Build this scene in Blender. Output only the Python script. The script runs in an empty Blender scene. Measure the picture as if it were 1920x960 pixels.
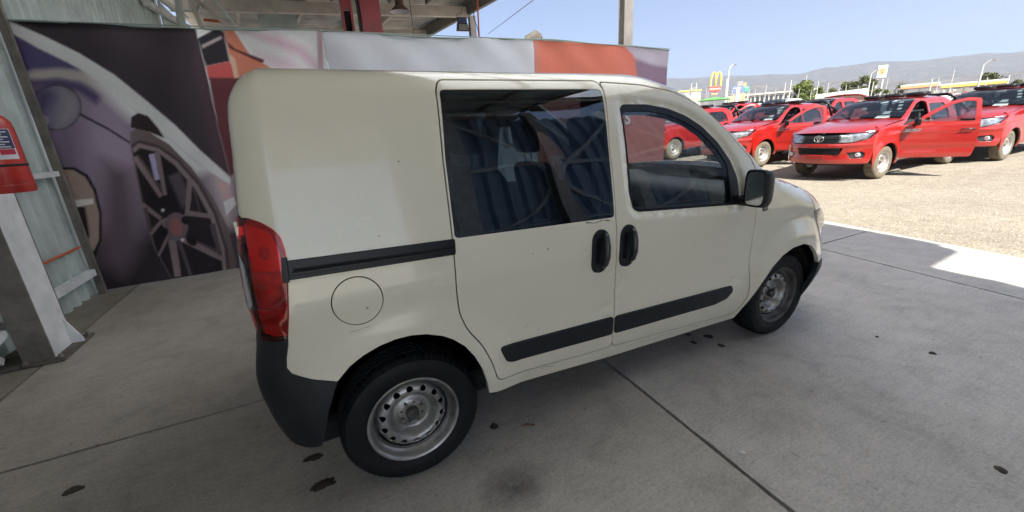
import bpy, bmesh, math, random
import numpy as np
from mathutils import Vector, Matrix
from mathutils.geometry import delaunay_2d_cdt
random.seed(7); RNG = np.random.default_rng(7)
SC = bpy.context.scene
COL = SC.collection
R = math.radians

# ------------------------------------------------------------------ camera
CAM_POS = (-0.2203, -2.3153, 1.4499)
cam_data = bpy.data.cameras.new('camera'); cam = bpy.data.objects.new('camera', cam_data); COL.objects.link(cam)
yaw, pit, rol = 0.4451, -0.2929, -0.0545
_f = Vector((math.sin(yaw)*math.cos(pit), math.cos(yaw)*math.cos(pit), math.sin(pit)))
_r = _f.cross(Vector((0, 0, 1))).normalized(); _u = _r.cross(_f)
_r2 = _r*math.cos(rol) + _u*math.sin(rol); _u2 = _u*math.cos(rol) - _r*math.sin(rol)
cam.matrix_world = Matrix(((_r2.x, _u2.x, -_f.x, CAM_POS[0]), (_r2.y, _u2.y, -_f.y, CAM_POS[1]), (_r2.z, _u2.z, -_f.z, CAM_POS[2]), (0, 0, 0, 1)))
cam_data.sensor_width = 36.0; cam_data.lens = 36.0*755.21/1920
cam_data.clip_start = 0.05; cam_data.clip_end = 20000
SC.camera = cam

# ------------------------------------------------------------------ sky, sun, exposure
SUN_EL, SUN_AZ = R(50), math.atan2(-0.26, -0.96)       # direction TOWARDS the sun, azimuth clockwise from +Y
world = bpy.data.worlds.new('World'); SC.world = world; world.use_nodes = True
wn = world.node_tree.nodes; wl = world.node_tree.links
sky = wn.new('ShaderNodeTexSky'); sky.sky_type = 'NISHITA'; sky.sun_disc = False
sky.sun_elevation = SUN_EL; sky.sun_rotation = SUN_AZ; sky.altitude = 700; sky.air_density = 0.48; sky.dust_density = 0.0; sky.ozone_density = 1.1
bg = wn['Background']; bg.inputs['Strength'].default_value = 0.05
wl.new(sky.outputs[0], bg.inputs[0])
sun_data = bpy.data.lights.new('sun', 'SUN'); sun_data.energy = 2.95; sun_data.angle = R(0.53); sun_data.color = (1.0, 0.95, 0.86)
sun = bpy.data.objects.new('sun', sun_data); COL.objects.link(sun)
_sd = Vector((math.sin(SUN_AZ)*math.cos(SUN_EL), math.cos(SUN_AZ)*math.cos(SUN_EL), math.sin(SUN_EL)))
sun.rotation_euler = _sd.to_track_quat('Z', 'Y').to_euler(); sun.location = (0, 0, 30)
SC.view_settings.view_transform = 'Standard'; SC.view_settings.look = 'None'
SC.view_settings.exposure = 2.45; SC.view_settings.gamma = 1.0
try: SC.view_settings.use_curve_mapping = False
except Exception: pass

# ------------------------------------------------------------------ material helpers
def mat(name, base, rough=0.5, metal=0.0, coat=0.0, noise=0.0, nscale=8.0, bump=0.0, bscale=60.0, spec=0.5, col2=None, coords='Object', detail=6.0, rvar=0.0):
    m = bpy.data.materials.new(name); m.use_nodes = True
    nt = m.node_tree; N = nt.nodes; L = nt.links; p = N['Principled BSDF']
    p.inputs['Base Color'].default_value = (*base, 1); p.inputs['Roughness'].default_value = rough
    p.inputs['Metallic'].default_value = metal; p.inputs['Coat Weight'].default_value = coat
    p.inputs['Coat Roughness'].default_value = 0.06; p.inputs['Specular IOR Level'].default_value = spec
    tc = N.new('ShaderNodeTexCoord')
    nz = N.new('ShaderNodeTexNoise'); nz.inputs['Scale'].default_value = nscale; nz.inputs['Detail'].default_value = detail; nz.inputs['Roughness'].default_value = 0.62
    L.new(tc.outputs[coords], nz.inputs['Vector'])
    if noise > 0 or col2:
        c2 = col2 if col2 else tuple(max(0, c*(1-noise)) for c in base)
        c1 = base if col2 else tuple(min(1, c*(1+noise*0.6)) for c in base)
        mr = N.new('ShaderNodeMapRange'); mr.inputs['From Min'].default_value = 0.32; mr.inputs['From Max'].default_value = 0.68
        mx = N.new('ShaderNodeMix'); mx.data_type = 'RGBA'
        L.new(nz.outputs['Fac'], mr.inputs['Value']); L.new(mr.outputs[0], mx.inputs['Factor'])
        mx.inputs['A'].default_value = (*c1, 1); mx.inputs['B'].default_value = (*c2, 1)
        L.new(mx.outputs['Result'], p.inputs['Base Color'])
    if rvar > 0:
        m2 = N.new('ShaderNodeMapRange'); m2.inputs['To Min'].default_value = max(0.02, rough-rvar); m2.inputs['To Max'].default_value = rough+rvar
        L.new(nz.outputs['Fac'], m2.inputs['Value']); L.new(m2.outputs[0], p.inputs['Roughness'])
    if bump > 0:
        n2 = N.new('ShaderNodeTexNoise'); n2.inputs['Scale'].default_value = bscale; n2.inputs['Detail'].default_value = 5
        L.new(tc.outputs[coords], n2.inputs['Vector'])
        b = N.new('ShaderNodeBump'); b.inputs['Strength'].default_value = bump; b.inputs['Distance'].default_value = 0.01
        L.new(n2.outputs['Fac'], b.inputs['Height']); L.new(b.outputs[0], p.inputs['Normal'])
    return m

def glass(name, tint, refl=(1, 1, 1), ior=1.62, bump=.35):
    m = bpy.data.materials.new(name); m.use_nodes = True; nt = m.node_tree; N = nt.nodes; L = nt.links
    N.remove(N['Principled BSDF']); out = N['Material Output']
    tr = N.new('ShaderNodeBsdfTransparent'); tr.inputs[0].default_value = (*tint, 1)
    gl = N.new('ShaderNodeBsdfGlossy'); gl.inputs['Roughness'].default_value = 0.01; gl.inputs['Color'].default_value = (*refl, 1)
    ge = N.new('ShaderNodeNewGeometry'); dt = N.new('ShaderNodeVectorMath'); dt.operation = 'DOT_PRODUCT'; L.new(ge.outputs['Normal'], dt.inputs[0]); L.new(ge.outputs['Incoming'], dt.inputs[1])
    def mth(op, a_, b_=None):
        q = N.new('ShaderNodeMath'); q.operation = op
        for i_, v_ in enumerate((a_, b_)):
            if v_ is None: continue
            if isinstance(v_, (int, float)): q.inputs[i_].default_value = v_
            else: L.new(v_, q.inputs[i_])
        return q.outputs[0]
    f0 = ((ior-1)/(ior+1))**2*1.5
    fr_o = mth('ADD', mth('MULTIPLY', mth('POWER', mth('SUBTRACT', 1.0, mth('ABSOLUTE', dt.outputs['Value'])), 5.0), 1-f0), f0)
    mx = N.new('ShaderNodeMixShader')
    tc = N.new('ShaderNodeTexCoord'); nz = N.new('ShaderNodeTexNoise'); nz.inputs['Scale'].default_value = 1.6; nz.inputs['Detail'].default_value = 1
    b = N.new('ShaderNodeBump'); b.inputs['Strength'].default_value = bump; b.inputs['Distance'].default_value = 0.02
    L.new(tc.outputs['Object'], nz.inputs['Vector']); L.new(nz.outputs['Fac'], b.inputs['Height'])
    L.new(b.outputs[0], gl.inputs['Normal'])
    L.new(fr_o, mx.inputs[0]); L.new(tr.outputs[0], mx.inputs[1]); L.new(gl.outputs[0], mx.inputs[2]); L.new(mx.outputs[0], out.inputs['Surface'])
    return m

def attr_mat(name, rough=0.6, wrinkle=0.0, spec=0.3):
    m = mat(name, (0.5, 0.5, 0.5), rough, spec=spec, bump=wrinkle, bscale=2.2)
    N = m.node_tree.nodes; a = N.new('ShaderNodeAttribute'); a.attribute_name = 'print'
    m.node_tree.links.new(a.outputs['Color'], N['Principled BSDF'].inputs['Base Color'])
    return m

# ------------------------------------------------------------------ object helpers
def link(o, parent=None):
    COL.objects.link(o)
    if parent is not None: o.parent = parent
    return o
def mk(name, V, F, m, parent=None, smooth=False, normals=None, mats=None, fmat=None):
    me = bpy.data.meshes.new(name)
    me.from_pydata([tuple(map(float, v)) for v in V], [], [tuple(int(i) for i in f) for f in F]); me.update()
    for mm in (mats or [m]): me.materials.append(mm)
    if fmat is not None: me.polygons.foreach_set('material_index', fmat)
    if smooth: me.polygons.foreach_set('use_smooth', [True]*len(me.polygons))
    if normals is not None:
        me.polygons.foreach_set('use_smooth', [True]*len(me.polygons))
        me.normals_split_custom_set_from_vertices([tuple(map(float, n)) for n in normals])
    return link(bpy.data.objects.new(name, me), parent)
def thing(name, label, cat, loc=(0, 0, 0), rot=(0, 0, 0), group=None):
    o = bpy.data.objects.new(name, None); COL.objects.link(o); o.location = loc; o.rotation_euler = rot; o.empty_display_size = 0.2
    o['label'] = label; o['category'] = cat
    if group: o['group'] = group
    return o
def tag(o, label, cat, group=None, kind=None):
    if label: o['label'] = label
    if cat: o['category'] = cat
    if group: o['group'] = group
    if kind: o['kind'] = kind
    return o
def structure(o): o['kind'] = 'structure'; return o
def stuff(o): o['kind'] = 'stuff'; return o

class MB:
    """collects boxes, bars, tubes and lathes into one mesh"""
    def __init__(s): s.V = []; s.F = []
    def add(s, V, F):
        n = len(s.V); s.V += [tuple(v) for v in V]; s.F += [tuple(i+n for i in f) for f in F]; return s
    def box(s, x0, x1, y0, y1, z0, z1, bev=0.0, M=None):
        if bev <= 0:
            V = [(x, y, z) for x in (x0, x1) for y in (y0, y1) for z in (z0, z1)]
            F = [(0, 1, 3, 2), (4, 6, 7, 5), (0, 4, 5, 1), (2, 3, 7, 6), (0, 2, 6, 4), (1, 5, 7, 3)]
        else:
            V = []; F = []; idx = {}
            for i, x in enumerate((x0, x1)):
                for j, y in enumerate((y0, y1)):
                    for k, z in enumerate((z0, z1)):
                        sx, sy, sz = (1 if i == 0 else -1), (1 if j == 0 else -1), (1 if k == 0 else -1)
                        idx[(i, j, k, 0)] = len(V); V.append((x, y+sy*bev, z+sz*bev))
                        idx[(i, j, k, 1)] = len(V); V.append((x+sx*bev, y, z+sz*bev))
                        idx[(i, j, k, 2)] = len(V); V.append((x+sx*bev, y+sy*bev, z))
            g = lambda *a: idx[a]
            for i in (0, 1): F.append([g(i, 0, 0, 0), g(i, 0, 1, 0), g(i, 1, 1, 0), g(i, 1, 0, 0)][::(1 if i == 0 else -1)])
            for j in (0, 1): F.append([g(0, j, 0, 1), g(1, j, 0, 1), g(1, j, 1, 1), g(0, j, 1, 1)][::(1 if j == 0 else -1)])
            for k in (0, 1): F.append([g(0, 0, k, 2), g(0, 1, k, 2), g(1, 1, k, 2), g(1, 0, k, 2)][::(1 if k == 0 else -1)])
            for i in (0, 1):
                for j in (0, 1): F.append([g(i, j, 0, 0), g(i, j, 1, 0), g(i, j, 1, 1), g(i, j, 0, 1)][::(1 if i == j else -1)])
                for k in (0, 1): F.append([g(i, 0, k, 0), g(i, 0, k, 2), g(i, 1, k, 2), g(i, 1, k, 0)][::(1 if i == k else -1)])
            for j in (0, 1):
                for k in (0, 1): F.append([g(0, j, k, 1), g(1, j, k, 1), g(1, j, k, 2), g(0, j, k, 2)][::(1 if j == k else -1)])
            for i in (0, 1):
                for j in (0, 1):
                    for k in (0, 1): F.append([g(i, j, k, 0), g(i, j, k, 1), g(i, j, k, 2)][::(1 if (i+j+k) % 2 == 1 else -1)])
        if M is not None: V = [tuple(M @ Vector(v)) for v in V]
        s.add(V, F); return s
    def bar(s, a, b, w, h=None, up=(0, 0, 1)):
        h = h or w; a = Vector(a); b = Vector(b); d = (b-a).normalized(); up = Vector(up)
        if abs(d.dot(up)) > 0.98: up = Vector((1, 0, 0))
        sx = d.cross(up).normalized()*w/2; sz = sx.cross(d).normalized()*h/2
        V = [a-sx-sz, a+sx-sz, a+sx+sz, a-sx+sz, b-sx-sz, b+sx-sz, b+sx+sz, b-sx+sz]
        s.add(V, [(0, 3, 2, 1), (4, 5, 6, 7), (0, 1, 5, 4), (1, 2, 6, 5), (2, 3, 7, 6), (3, 0, 4, 7)]); return s
    def tube(s, pts, r, n=8, r1=None, cap=True):
        pts = [Vector(p) for p in pts]; k = len(pts); V = []; F = []
        prev = None
        for i, p in enumerate(pts):
            d = (pts[min(i+1, k-1)]-pts[max(i-1, 0)]).normalized()
            if prev is None:
                u = d.cross(Vector((0, 0, 1)))
                if u.length < 1e-3: u = d.cross(Vector((1, 0, 0)))
            else: u = prev-d*prev.dot(d)
            u.normalize(); prev = u; v = d.cross(u)
            rr = r if r1 is None else r+(r1-r)*i/(k-1)
            if isinstance(r, (list, tuple)): rr = r[i]
            for j in range(n):
                a = 2*math.pi*j/n; V.append(p+u*math.cos(a)*rr+v*math.sin(a)*rr)
        for i in range(k-1):
            for j in range(n): F.append((i*n+j, i*n+(j+1) % n, (i+1)*n+(j+1) % n, (i+1)*n+j))
        if cap: F.append(tuple(range(n))[::-1]); F.append(tuple((k-1)*n+j for j in range(n)))
        s.add(V, F); return s
    def lathe(s, prof, n=32, axis='Z', c=(0, 0, 0), a0=0, a1=2*math.pi):
        """prof: (radius, height) along axis"""
        V = []; F = []; full = abs(a1-a0-2*math.pi) < 1e-6; m = n if full else n+1
        for (r, h) in prof:
            for j in range(m):
                a = a0+(a1-a0)*j/n
                x, y = r*math.cos(a), r*math.sin(a)
                v = (x, y, h) if axis == 'Z' else ((x, h, y) if axis == 'Y' else (h, x, y))
                V.append((v[0]+c[0], v[1]+c[1], v[2]+c[2]))
        flip = axis == 'Y'
        for i in range(len(prof)-1):
            for j in range(n):
                q = (i*m+j, i*m+(j+1) % m, (i+1)*m+(j+1) % m, (i+1)*m+j)
                F.append(q[::-1] if flip else q)
        s.add(V, F); return s
    def prism(s, poly, M, h):
        """poly (u,v) extruded 0..h along w, placed by matrix M"""
        n = len(poly); V = [M @ Vector((u, v, 0)) for u, v in poly]+[M @ Vector((u, v, h)) for u, v in poly]
        F = [tuple(range(n))[::-1], tuple(range(n, 2*n))]+[(i, (i+1) % n, n+(i+1) % n, n+i) for i in range(n)]
        s.add(V, F); return s
    def build(s, name, m, parent=None, smooth=False, autos=None):
        o = mk(name, s.V, s.F, m, parent, smooth=smooth or bool(autos))
        if autos: o.data.set_sharp_from_angle(angle=R(autos))
        return o
def B(*a, **k): return MB().box(*a, **k)

def inside(P, poly):
    poly = np.asarray(poly); x, y = P[:, 0], P[:, 1]; r = np.zeros(len(P), bool); n = len(poly); j = n-1
    for i in range(n):
        xi, yi = poly[i]; xj, yj = poly[j]
        c = ((yi > y) != (yj > y)); r ^= c & (x < (xj-xi)*(y-yi)/((yj-yi)+1e-15)+xi); j = i
    return r
def densify(poly, step, closed=True):
    out = []; n = len(poly)
    for i in range(n if closed else n-1):
        a = np.array(poly[i], float); b = np.array(poly[(i+1) % n], float); k = max(1, int(math.ceil(np.hypot(*(b-a))/step)))
        for t in range(k): out.append(a+(b-a)*t/k)
    if not closed: out.append(np.array(poly[-1], float))
    return np.array(out)
def smooth_poly(poly, r=0.03, k=4):
    """round the corners of a polygon"""
    out = []; n = len(poly); P = [np.array(p, float) for p in poly]
    for i in range(n):
        a, b, c = P[i-1], P[i], P[(i+1) % n]; la = np.hypot(*(a-b)); lc = np.hypot(*(c-b))
        q = min(r, la*0.45, lc*0.45); p0 = b+(a-b)/la*q; p1 = b+(c-b)/lc*q
        for t in range(k+1):
            t /= k; out.append((1-t)**2*p0+2*t*(1-t)*b+t*t*p1)
    return out
def circle(cx, cy, r, n=24, ry=None): return [(cx+r*math.cos(2*math.pi*i/n), cy+(ry or r)*math.sin(2*math.pi*i/n)) for i in range(n)]
def grow(poly, d):
    P = np.asarray(poly, float); n = len(P)
    area = 0.5*np.sum(P[:, 0]*np.roll(P[:, 1], -1)-np.roll(P[:, 0], -1)*P[:, 1]); sg = 1 if area > 0 else -1
    T = np.roll(P, -1, 0)-P; T /= (np.hypot(T[:, 0], T[:, 1])[:, None]+1e-12)
    Nn = np.stack([T[:, 1], -T[:, 0]], 1)*sg; A_ = Nn+np.roll(Nn, 1, 0)
    A_ /= np.maximum(0.35, (np.hypot(A_[:, 0], A_[:, 1])**2/2))[:, None]*1.0
    return P+A_*d

def panel(name, fwd, inv, outline, m, parent=None, holes=(), step=0.03, bstep=0.025, thick=0.012, off=0.0, out=-1, mirror=False, nverts=None, edge=0.003):
    """sheet cut to an outline on a curved surface, its edges turned inward; out=-1: outward normal is -(d/da x d/db)"""
    loops = []
    for pl in [outline]+list(holes):
        d = densify(pl, bstep); a, b = inv(d[:, 0], d[:, 1]); loops.append(np.stack([a, b], 1))
    O = loops[0]; lo = O.min(0); hi = O.max(0)
    ga, gb = np.meshgrid(np.arange(lo[0]+step*.5, hi[0], step), np.arange(lo[1]+step*.5, hi[1], step))
    G = np.stack([ga.ravel(), gb.ravel()], 1); G = G[inside(G, O)]
    for h in loops[1:]: G = G[~inside(G, h)]
    allb = np.concatenate(loops)
    if len(G):
        keep = np.ones(len(G), bool)
        for i in range(0, len(G), 400):
            d = np.hypot(G[i:i+400, None, 0]-allb[None, :, 0], G[i:i+400, None, 1]-allb[None, :, 1]).min(1); keep[i:i+400] = d > step*0.45
        G = G[keep]
    P = np.concatenate([allb, G]); E = []; n0 = 0
    for l in loops:
        n = len(l); E += [(n0+i, n0+(i+1) % n) for i in range(n)]; n0 += n
    vc, ec, fc, ov, oe, of = delaunay_2d_cdt([Vector((float(p[0]), float(p[1]))) for p in P], E, [], 0, 1e-7)
    Q = np.array([(v.x, v.y) for v in vc]); Fc = np.array([f for f in fc if len(f) == 3])
    cen = Q[Fc].mean(1); ok = inside(cen, O)
    for h in loops[1:]: ok &= ~inside(cen, h)
    Fc = Fc[ok]
    def pos(q):
        e = 2e-3; p = fwd(q[:, 0], q[:, 1]); da = fwd(q[:, 0]+e, q[:, 1])-fwd(q[:, 0]-e, q[:, 1]); db = fwd(q[:, 0], q[:, 1]+e)-fwd(q[:, 0], q[:, 1]-e)
        nn = np.cross(da, db)*(-out); nn /= (np.linalg.norm(nn, axis=1)[:, None]+1e-12); return p, nn
    p, nn = pos(Q); V = p+nn*off; F = [tuple(f) for f in Fc]; NN = list(nn)
    # orientation
    f0 = Fc[len(Fc)//2]; g = np.cross(V[f0[1]]-V[f0[0]], V[f0[2]]-V[f0[0]])
    if g @ nn[f0[0]] < 0: F = [f[::-1] for f in F]
    # boundary from face edges
    cnt = {}
    for f in F:
        for i in range(3): cnt[(f[i], f[(i+1) % 3])] = 1
    bd = [e for e in cnt if (e[1], e[0]) not in cnt]
    V = [tuple(v) for v in V]
    if thick > 0 and bd:
        nxt = {a: b for a, b in bd}; prv = {b: a for a, b in bd}
        vid = {}
        for a in nxt:
            b = nxt.get(a, a); c = prv.get(a, a)
            t = np.array(V[b])-np.array(V[c]); s_ = np.cross(t, nn[a]); s_ /= (np.linalg.norm(s_)+1e-12)   # outward in the sheet
            base = np.array(V[a]); n_ = nn[a]
            i0 = len(V); V.append(tuple(base)); NN.append(n_)
            V.append(tuple(base+s_*edge*0.7-n_*edge*0.5)); NN.append((n_+s_)/1.414)
            V.append(tuple(base+s_*edge-n_*edge*1.5)); NN.append(s_)
            V.append(tuple(base+s_*edge-n_*thick)); NN.append(s_)
            vid[a] = i0
        for a, b in bd:
            ia, ib = vid[a], vid[b]
            for k in range(3): F.append((ia+k, ia+k+1, ib+k+1, ib+k))
    if mirror:
        V = [(v[0], -v[1], v[2]) for v in V]; NN = [(v[0], -v[1], v[2]) for v in NN]; F = [f[::-1] for f in F]
    return mk(name, V, F, m, parent, normals=NN)
def both(name, *a, **k):
    return panel(name, *a, **k), panel(name, *a, mirror=True, **k)

FONT = None
def text(name, s, size, m, parent, loc, rot, depth=0.002, align='CENTER', sx=1.0, bold=0.0):
    cu = bpy.data.curves.new(name, 'FONT'); cu.body = s; cu.size = size; cu.extrude = depth; cu.align_x = align; cu.align_y = 'CENTER'; cu.offset = bold
    o = bpy.data.objects.new(name, cu); COL.objects.link(o)
    dg = bpy.context.evaluated_depsgraph_get(); me = bpy.data.meshes.new_from_object(o.evaluated_get(dg)); bpy.data.objects.remove(o)
    me.materials.clear(); me.materials.append(m); me.name = name
    o = bpy.data.objects.new(name, me); link(o, parent); o.location = loc; o.rotation_euler = rot; o.scale = (sx, 1, 1)
    return o
# ================================================================== MATERIALS
M = {}
M['white_steel'] = mat('white_steel', (0.76, 0.78, 0.78), 0.45, noise=0.25, nscale=3, bump=0.1)
M['cream_steel'] = mat('cream_steel', (0.62, 0.57, 0.50), 0.55, noise=0.25, nscale=2)
M['grey_steel'] = mat('grey_steel', (0.20, 0.185, 0.16), 0.6, noise=0.35, nscale=6)
M['sheet_metal'] = mat('sheet_metal', (0.58, 0.66, 0.63), 0.42, metal=0.1, noise=0.22, nscale=2.2, rvar=0.1)
M['blue_sheet'] = mat('blue_sheet', (0.42, 0.54, 0.68), 0.5, noise=0.2, nscale=2)
M['roof_metal'] = mat('roof_metal', (0.62, 0.61, 0.58), 0.5, metal=0.0, noise=0.4, nscale=1.2)
M['red_steel'] = mat('red_steel', (0.30, 0.02, 0.03), 0.4, noise=0.3, nscale=3)
M['orange_conduit'] = mat('orange_conduit', (0.60, 0.13, 0.04), 0.5)
M['black_plastic'] = mat('black_plastic', (0.011, 0.012, 0.015), 0.5, spec=0.35, noise=0.3, nscale=14, bump=0.12, bscale=260)
M['gloss_black'] = mat('gloss_black', (0.006, 0.007, 0.010), 0.3, spec=0.3)
M['rubber'] = mat('rubber', (0.008, 0.008, 0.009), 0.62, spec=0.28, noise=0.35, nscale=18, rvar=0.14)
M['dusty_rubber'] = mat('dusty_rubber', (0.15, 0.125, 0.09), 0.9, noise=0.35, nscale=9)
M['chrome'] = mat('chrome', (0.75, 0.75, 0.76), 0.12, metal=1.0)
M['dark_void'] = mat('dark_void', (0.006, 0.006, 0.007), 0.9)
M['rust'] = mat('rust', (0.11, 0.065, 0.045), 0.8, noise=0.5, nscale=20)
M['bolt'] = mat('bolt', (0.30, 0.28, 0.25), 0.4, metal=0.7)
M['white_plastic'] = mat('white_plastic', (0.7, 0.7, 0.7), 0.4)

# ================================================================== GROUND
def ss(t): t = np.clip(t, 0, 1); return t*t*(3-2*t)
def terr(x, y):
    """the lot climbs gently away from the shed"""
    x = np.asarray(x, float); y = np.asarray(y, float)
    gx = np.maximum(0, x-10.2); a = 0.035*np.minimum(gx, 25)+0.008*np.clip(gx-25, 0, 160)
    b = 0.04*np.clip(y-4.5, 0, 14)*ss((x-6.6)/4.0)
    return a+b
def joint(a, s, y): return a+s*(np.clip(y, -7, 7)-0.24)
XJ = [(-5.74, 0), (-2.235, 0.0), (1.34, 0.064), (4.92, 0.175), (6.27, 0.19)]
YJ = [-10.26, -6.76, -3.26, 0.24, 3.74, 7.24, 10.74, 14.24, 17.74, 21.24]

for CN in ('concrete', 'concrete_dimmed', 'concrete_shaded'):
  m = bpy.data.materials.new(CN); m.use_nodes = True; M[CN] = m
  N = m.node_tree.nodes; L = m.node_tree.links; p = N['Principled BSDF']; p.inputs['Specular IOR Level'].default_value = 0.5
  tc = N.new('ShaderNodeNewGeometry')
  def noise_node(scale, det=6, rough=0.6, vec=None, dist=0.0):
      n = N.new('ShaderNodeTexNoise'); n.inputs['Scale'].default_value = scale; n.inputs['Detail'].default_value = det; n.inputs['Roughness'].default_value = rough; n.inputs['Distortion'].default_value = dist
      L.new(vec or tc.outputs['Position'], n.inputs['Vector']); return n.outputs['Fac']
  def ramp(fac, stops):
      r = N.new('ShaderNodeValToRGB'); e = r.color_ramp.elements
      e[0].position, e[0].color = stops[0][0], (*stops[0][1], 1); e[1].position, e[1].color = stops[-1][0], (*stops[-1][1], 1)
      for s in stops[1:-1]:
          q = e.new(s[0]); q.color = (*s[1], 1)
      L.new(fac, r.inputs[0]); return r.outputs[0]
  def mixc(a, b, fac, mode='MIX'):
      x = N.new('ShaderNodeMix'); x.data_type = 'RGBA'; x.blend_type = mode
      if isinstance(fac, float): x.inputs['Factor'].default_value = fac
      else: L.new(fac, x.inputs['Factor'])
      L.new(a, x.inputs['A']); L.new(b, x.inputs['B']); return x.outputs['Result']
  tint = {'concrete': (1, 1, 1), 'concrete_dimmed': (.90, .88, .85), 'concrete_shaded': (.64, .61, .56)}[CN]  # westward slabs tinted darker and browner, putting the floor's shade into the colour
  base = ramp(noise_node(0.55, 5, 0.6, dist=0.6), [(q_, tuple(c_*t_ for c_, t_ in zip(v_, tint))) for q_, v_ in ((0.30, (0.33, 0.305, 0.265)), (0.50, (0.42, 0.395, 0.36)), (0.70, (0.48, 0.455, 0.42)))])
  mot = ramp(noise_node(4.5, 9, 0.74, dist=0.5), [(0.30, (0.70, 0.69, 0.68)), (0.50, (1, 1, 1)), (0.70, (1.16, 1.15, 1.14))])
  c1 = mixc(base, mot, 0.8, 'MULTIPLY')
  fine = ramp(noise_node(70, 6, 0.8), [(0.30, (0.58, 0.57, 0.55)), (0.5, (1, 1, 1)), (0.70, (1.22, 1.22, 1.21))])
  c2 = mixc(c1, fine, 0.9, 'MULTIPLY')
  mp = N.new('ShaderNodeMapping'); mp.inputs['Scale'].default_value = (1.6, 26, 1); mp.inputs['Rotation'].default_value = (0, 0, 0.5); L.new(tc.outputs['Position'], mp.inputs['Vector'])
  scr = ramp(noise_node(1.6, 6, 0.7, mp.outputs[0], 1.5), [(0.36, (0.86, 0.85, 0.84)), (0.5, (1, 1, 1)), (0.66, (1.07, 1.07, 1.07))])
  c3 = mixc(c2, scr, 0.7, 'MULTIPLY')
  pit = ramp(noise_node(22, 2, 0.5), [(0.24, (0.42, 0.40, 0.37)), (0.31, (1, 1, 1))])
  c4 = mixc(c3, pit, 0.6, 'MULTIPLY')
  L.new(c4, p.inputs['Base Color'])
  mr = N.new('ShaderNodeMapRange'); mr.inputs['To Min'].default_value = 0.38; mr.inputs['To Max'].default_value = 0.68; L.new(noise_node(1.7, 6), mr.inputs[0]); L.new(mr.outputs[0], p.inputs['Roughness'])
  bp_ = N.new('ShaderNodeBump'); bp_.inputs['Strength'].default_value = 0.22; bp_.inputs['Distance'].default_value = 0.004; L.new(noise_node(60, 7, 0.7), bp_.inputs['Height']); L.new(bp_.outputs[0], p.inputs['Normal'])

floor = bpy.data.objects.new('concrete_floor', None); link(floor); structure(floor)
mk('joint_filler', [(-5.8, -10.4, -0.035), (4.7, -10.4, -0.035), (4.85, -7.0, -0.035), (7.45, 7.0, -0.035), (7.45, 21.3, -0.035), (-5.8, 21.3, -0.035)], [(0, 1, 2, 3, 4)], M['dark_void'], floor)
g = 0.0105
for j in range(len(YJ)-1):
    for i in range(len(XJ)-1):
        ys = np.linspace(YJ[j]+g, YJ[j+1]-g, 60); rg = lambda k: RNG.normal(0, 0.0016, k)
        lft = [(joint(*XJ[i], y)+g+q, y) for y, q in zip(ys, rg(60))]
        rgt = [(joint(*XJ[i+1], y)-(g if i < len(XJ)-2 else -0.012*math.sin(y*2.3))+q, y) for y, q in zip(ys, rg(60))]
        xb = np.linspace(lft[0][0], rgt[0][0], 40)[1:-1]; xt = np.linspace(rgt[-1][0], lft[-1][0], 40)[1:-1]
        poly = lft[::-1]+[(x, ys[0]+q) for x, q in zip(xb, rg(38))]+rgt+[(x, ys[-1]+q) for x, q in zip(xt, rg(38))]
        n = len(poly); dz = 0.0
        V = [(x, y, dz) for x, y in poly]
        P2 = grow(poly[::-1], 0.0)
        V += [(x, y, -0.09) for x, y in poly]
        F = [tuple(range(n))]+[(k, n+k, n+(k+1) % n, (k+1) % n) for k in range(n)]
        mk('slab', V, F, M[('concrete_shaded', 'concrete_dimmed', 'concrete', 'concrete')[i]], floor)

# hairline cracks near the edge of the floor
def crack(pts, w=0.004):
    P = densify(pts, 0.03, closed=False); P = P+RNG.normal(0, 0.006, P.shape); V = []; F = []
    for i in range(len(P)):
        t = P[min(i+1, len(P)-1)]-P[max(i-1, 0)]; t = np.array([-t[1], t[0]])/(np.hypot(*t)+1e-9); ww = w*random.uniform(.3, 1.2)*(0.2 if i in (0, len(P)-1) else 1)
        V += [(*(P[i]+t*ww), 0.0015), (*(P[i]-t*ww), 0.0015)]
    F = [(2*i, 2*i+1, 2*i+3, 2*i+2) for i in range(len(P)-1)]
    return mk('crack', V, F, M['dark_void'], floor)
crack([(5.02, 0.30), (5.35, 0.32), (5.75, 0.05), (5.95, -0.1)], 0.0014); crack([(4.85, -0.22), (5.2, -0.30), (5.55, -0.52)], 0.0012)

# gravel lot, one sheet to the horizon
m = bpy.data.materials.new('gravel'); m.use_nodes = True; M['gravel'] = m
N = m.node_tree.nodes; L = m.node_tree.links; p = N['Principled BSDF']; p.inputs['Roughness'].default_value = 0.95; p.inputs['Specular IOR Level'].default_value = 0.2
tc = N.new('ShaderNodeNewGeometry')
vo = N.new('ShaderNodeTexVoronoi'); vo.inputs['Scale'].default_value = 48; L.new(tc.outputs['Position'], vo.inputs['Vector'])
cell = ramp(vo.outputs['Color'], [(0.1, (0.25, 0.228, 0.19)), (0.45, (0.31, 0.285, 0.24)), (0.9, (0.36, 0.335, 0.285))])
gap = ramp(vo.outputs['Distance'], [(0.35, (1, 1, 1)), (0.75, (0.82, 0.80, 0.77))])
c1 = mixc(cell, gap, 1.0, 'MULTIPLY')
c2 = mixc(c1, ramp(noise_node(0.35, 6, 0.65), [(0.3, (0.82, 0.80, 0.78)), (0.7, (1.12, 1.1, 1.08))]), 1.0, 'MULTIPLY')
c3 = mixc(c2, ramp(noise_node(6, 4, 0.7), [(0.3, (0.75, 0.73, 0.71)), (0.65, (1.08, 1.08, 1.08))]), 0.8, 'MULTIPLY')
L.new(c3, p.inputs['Base Color'])
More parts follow.
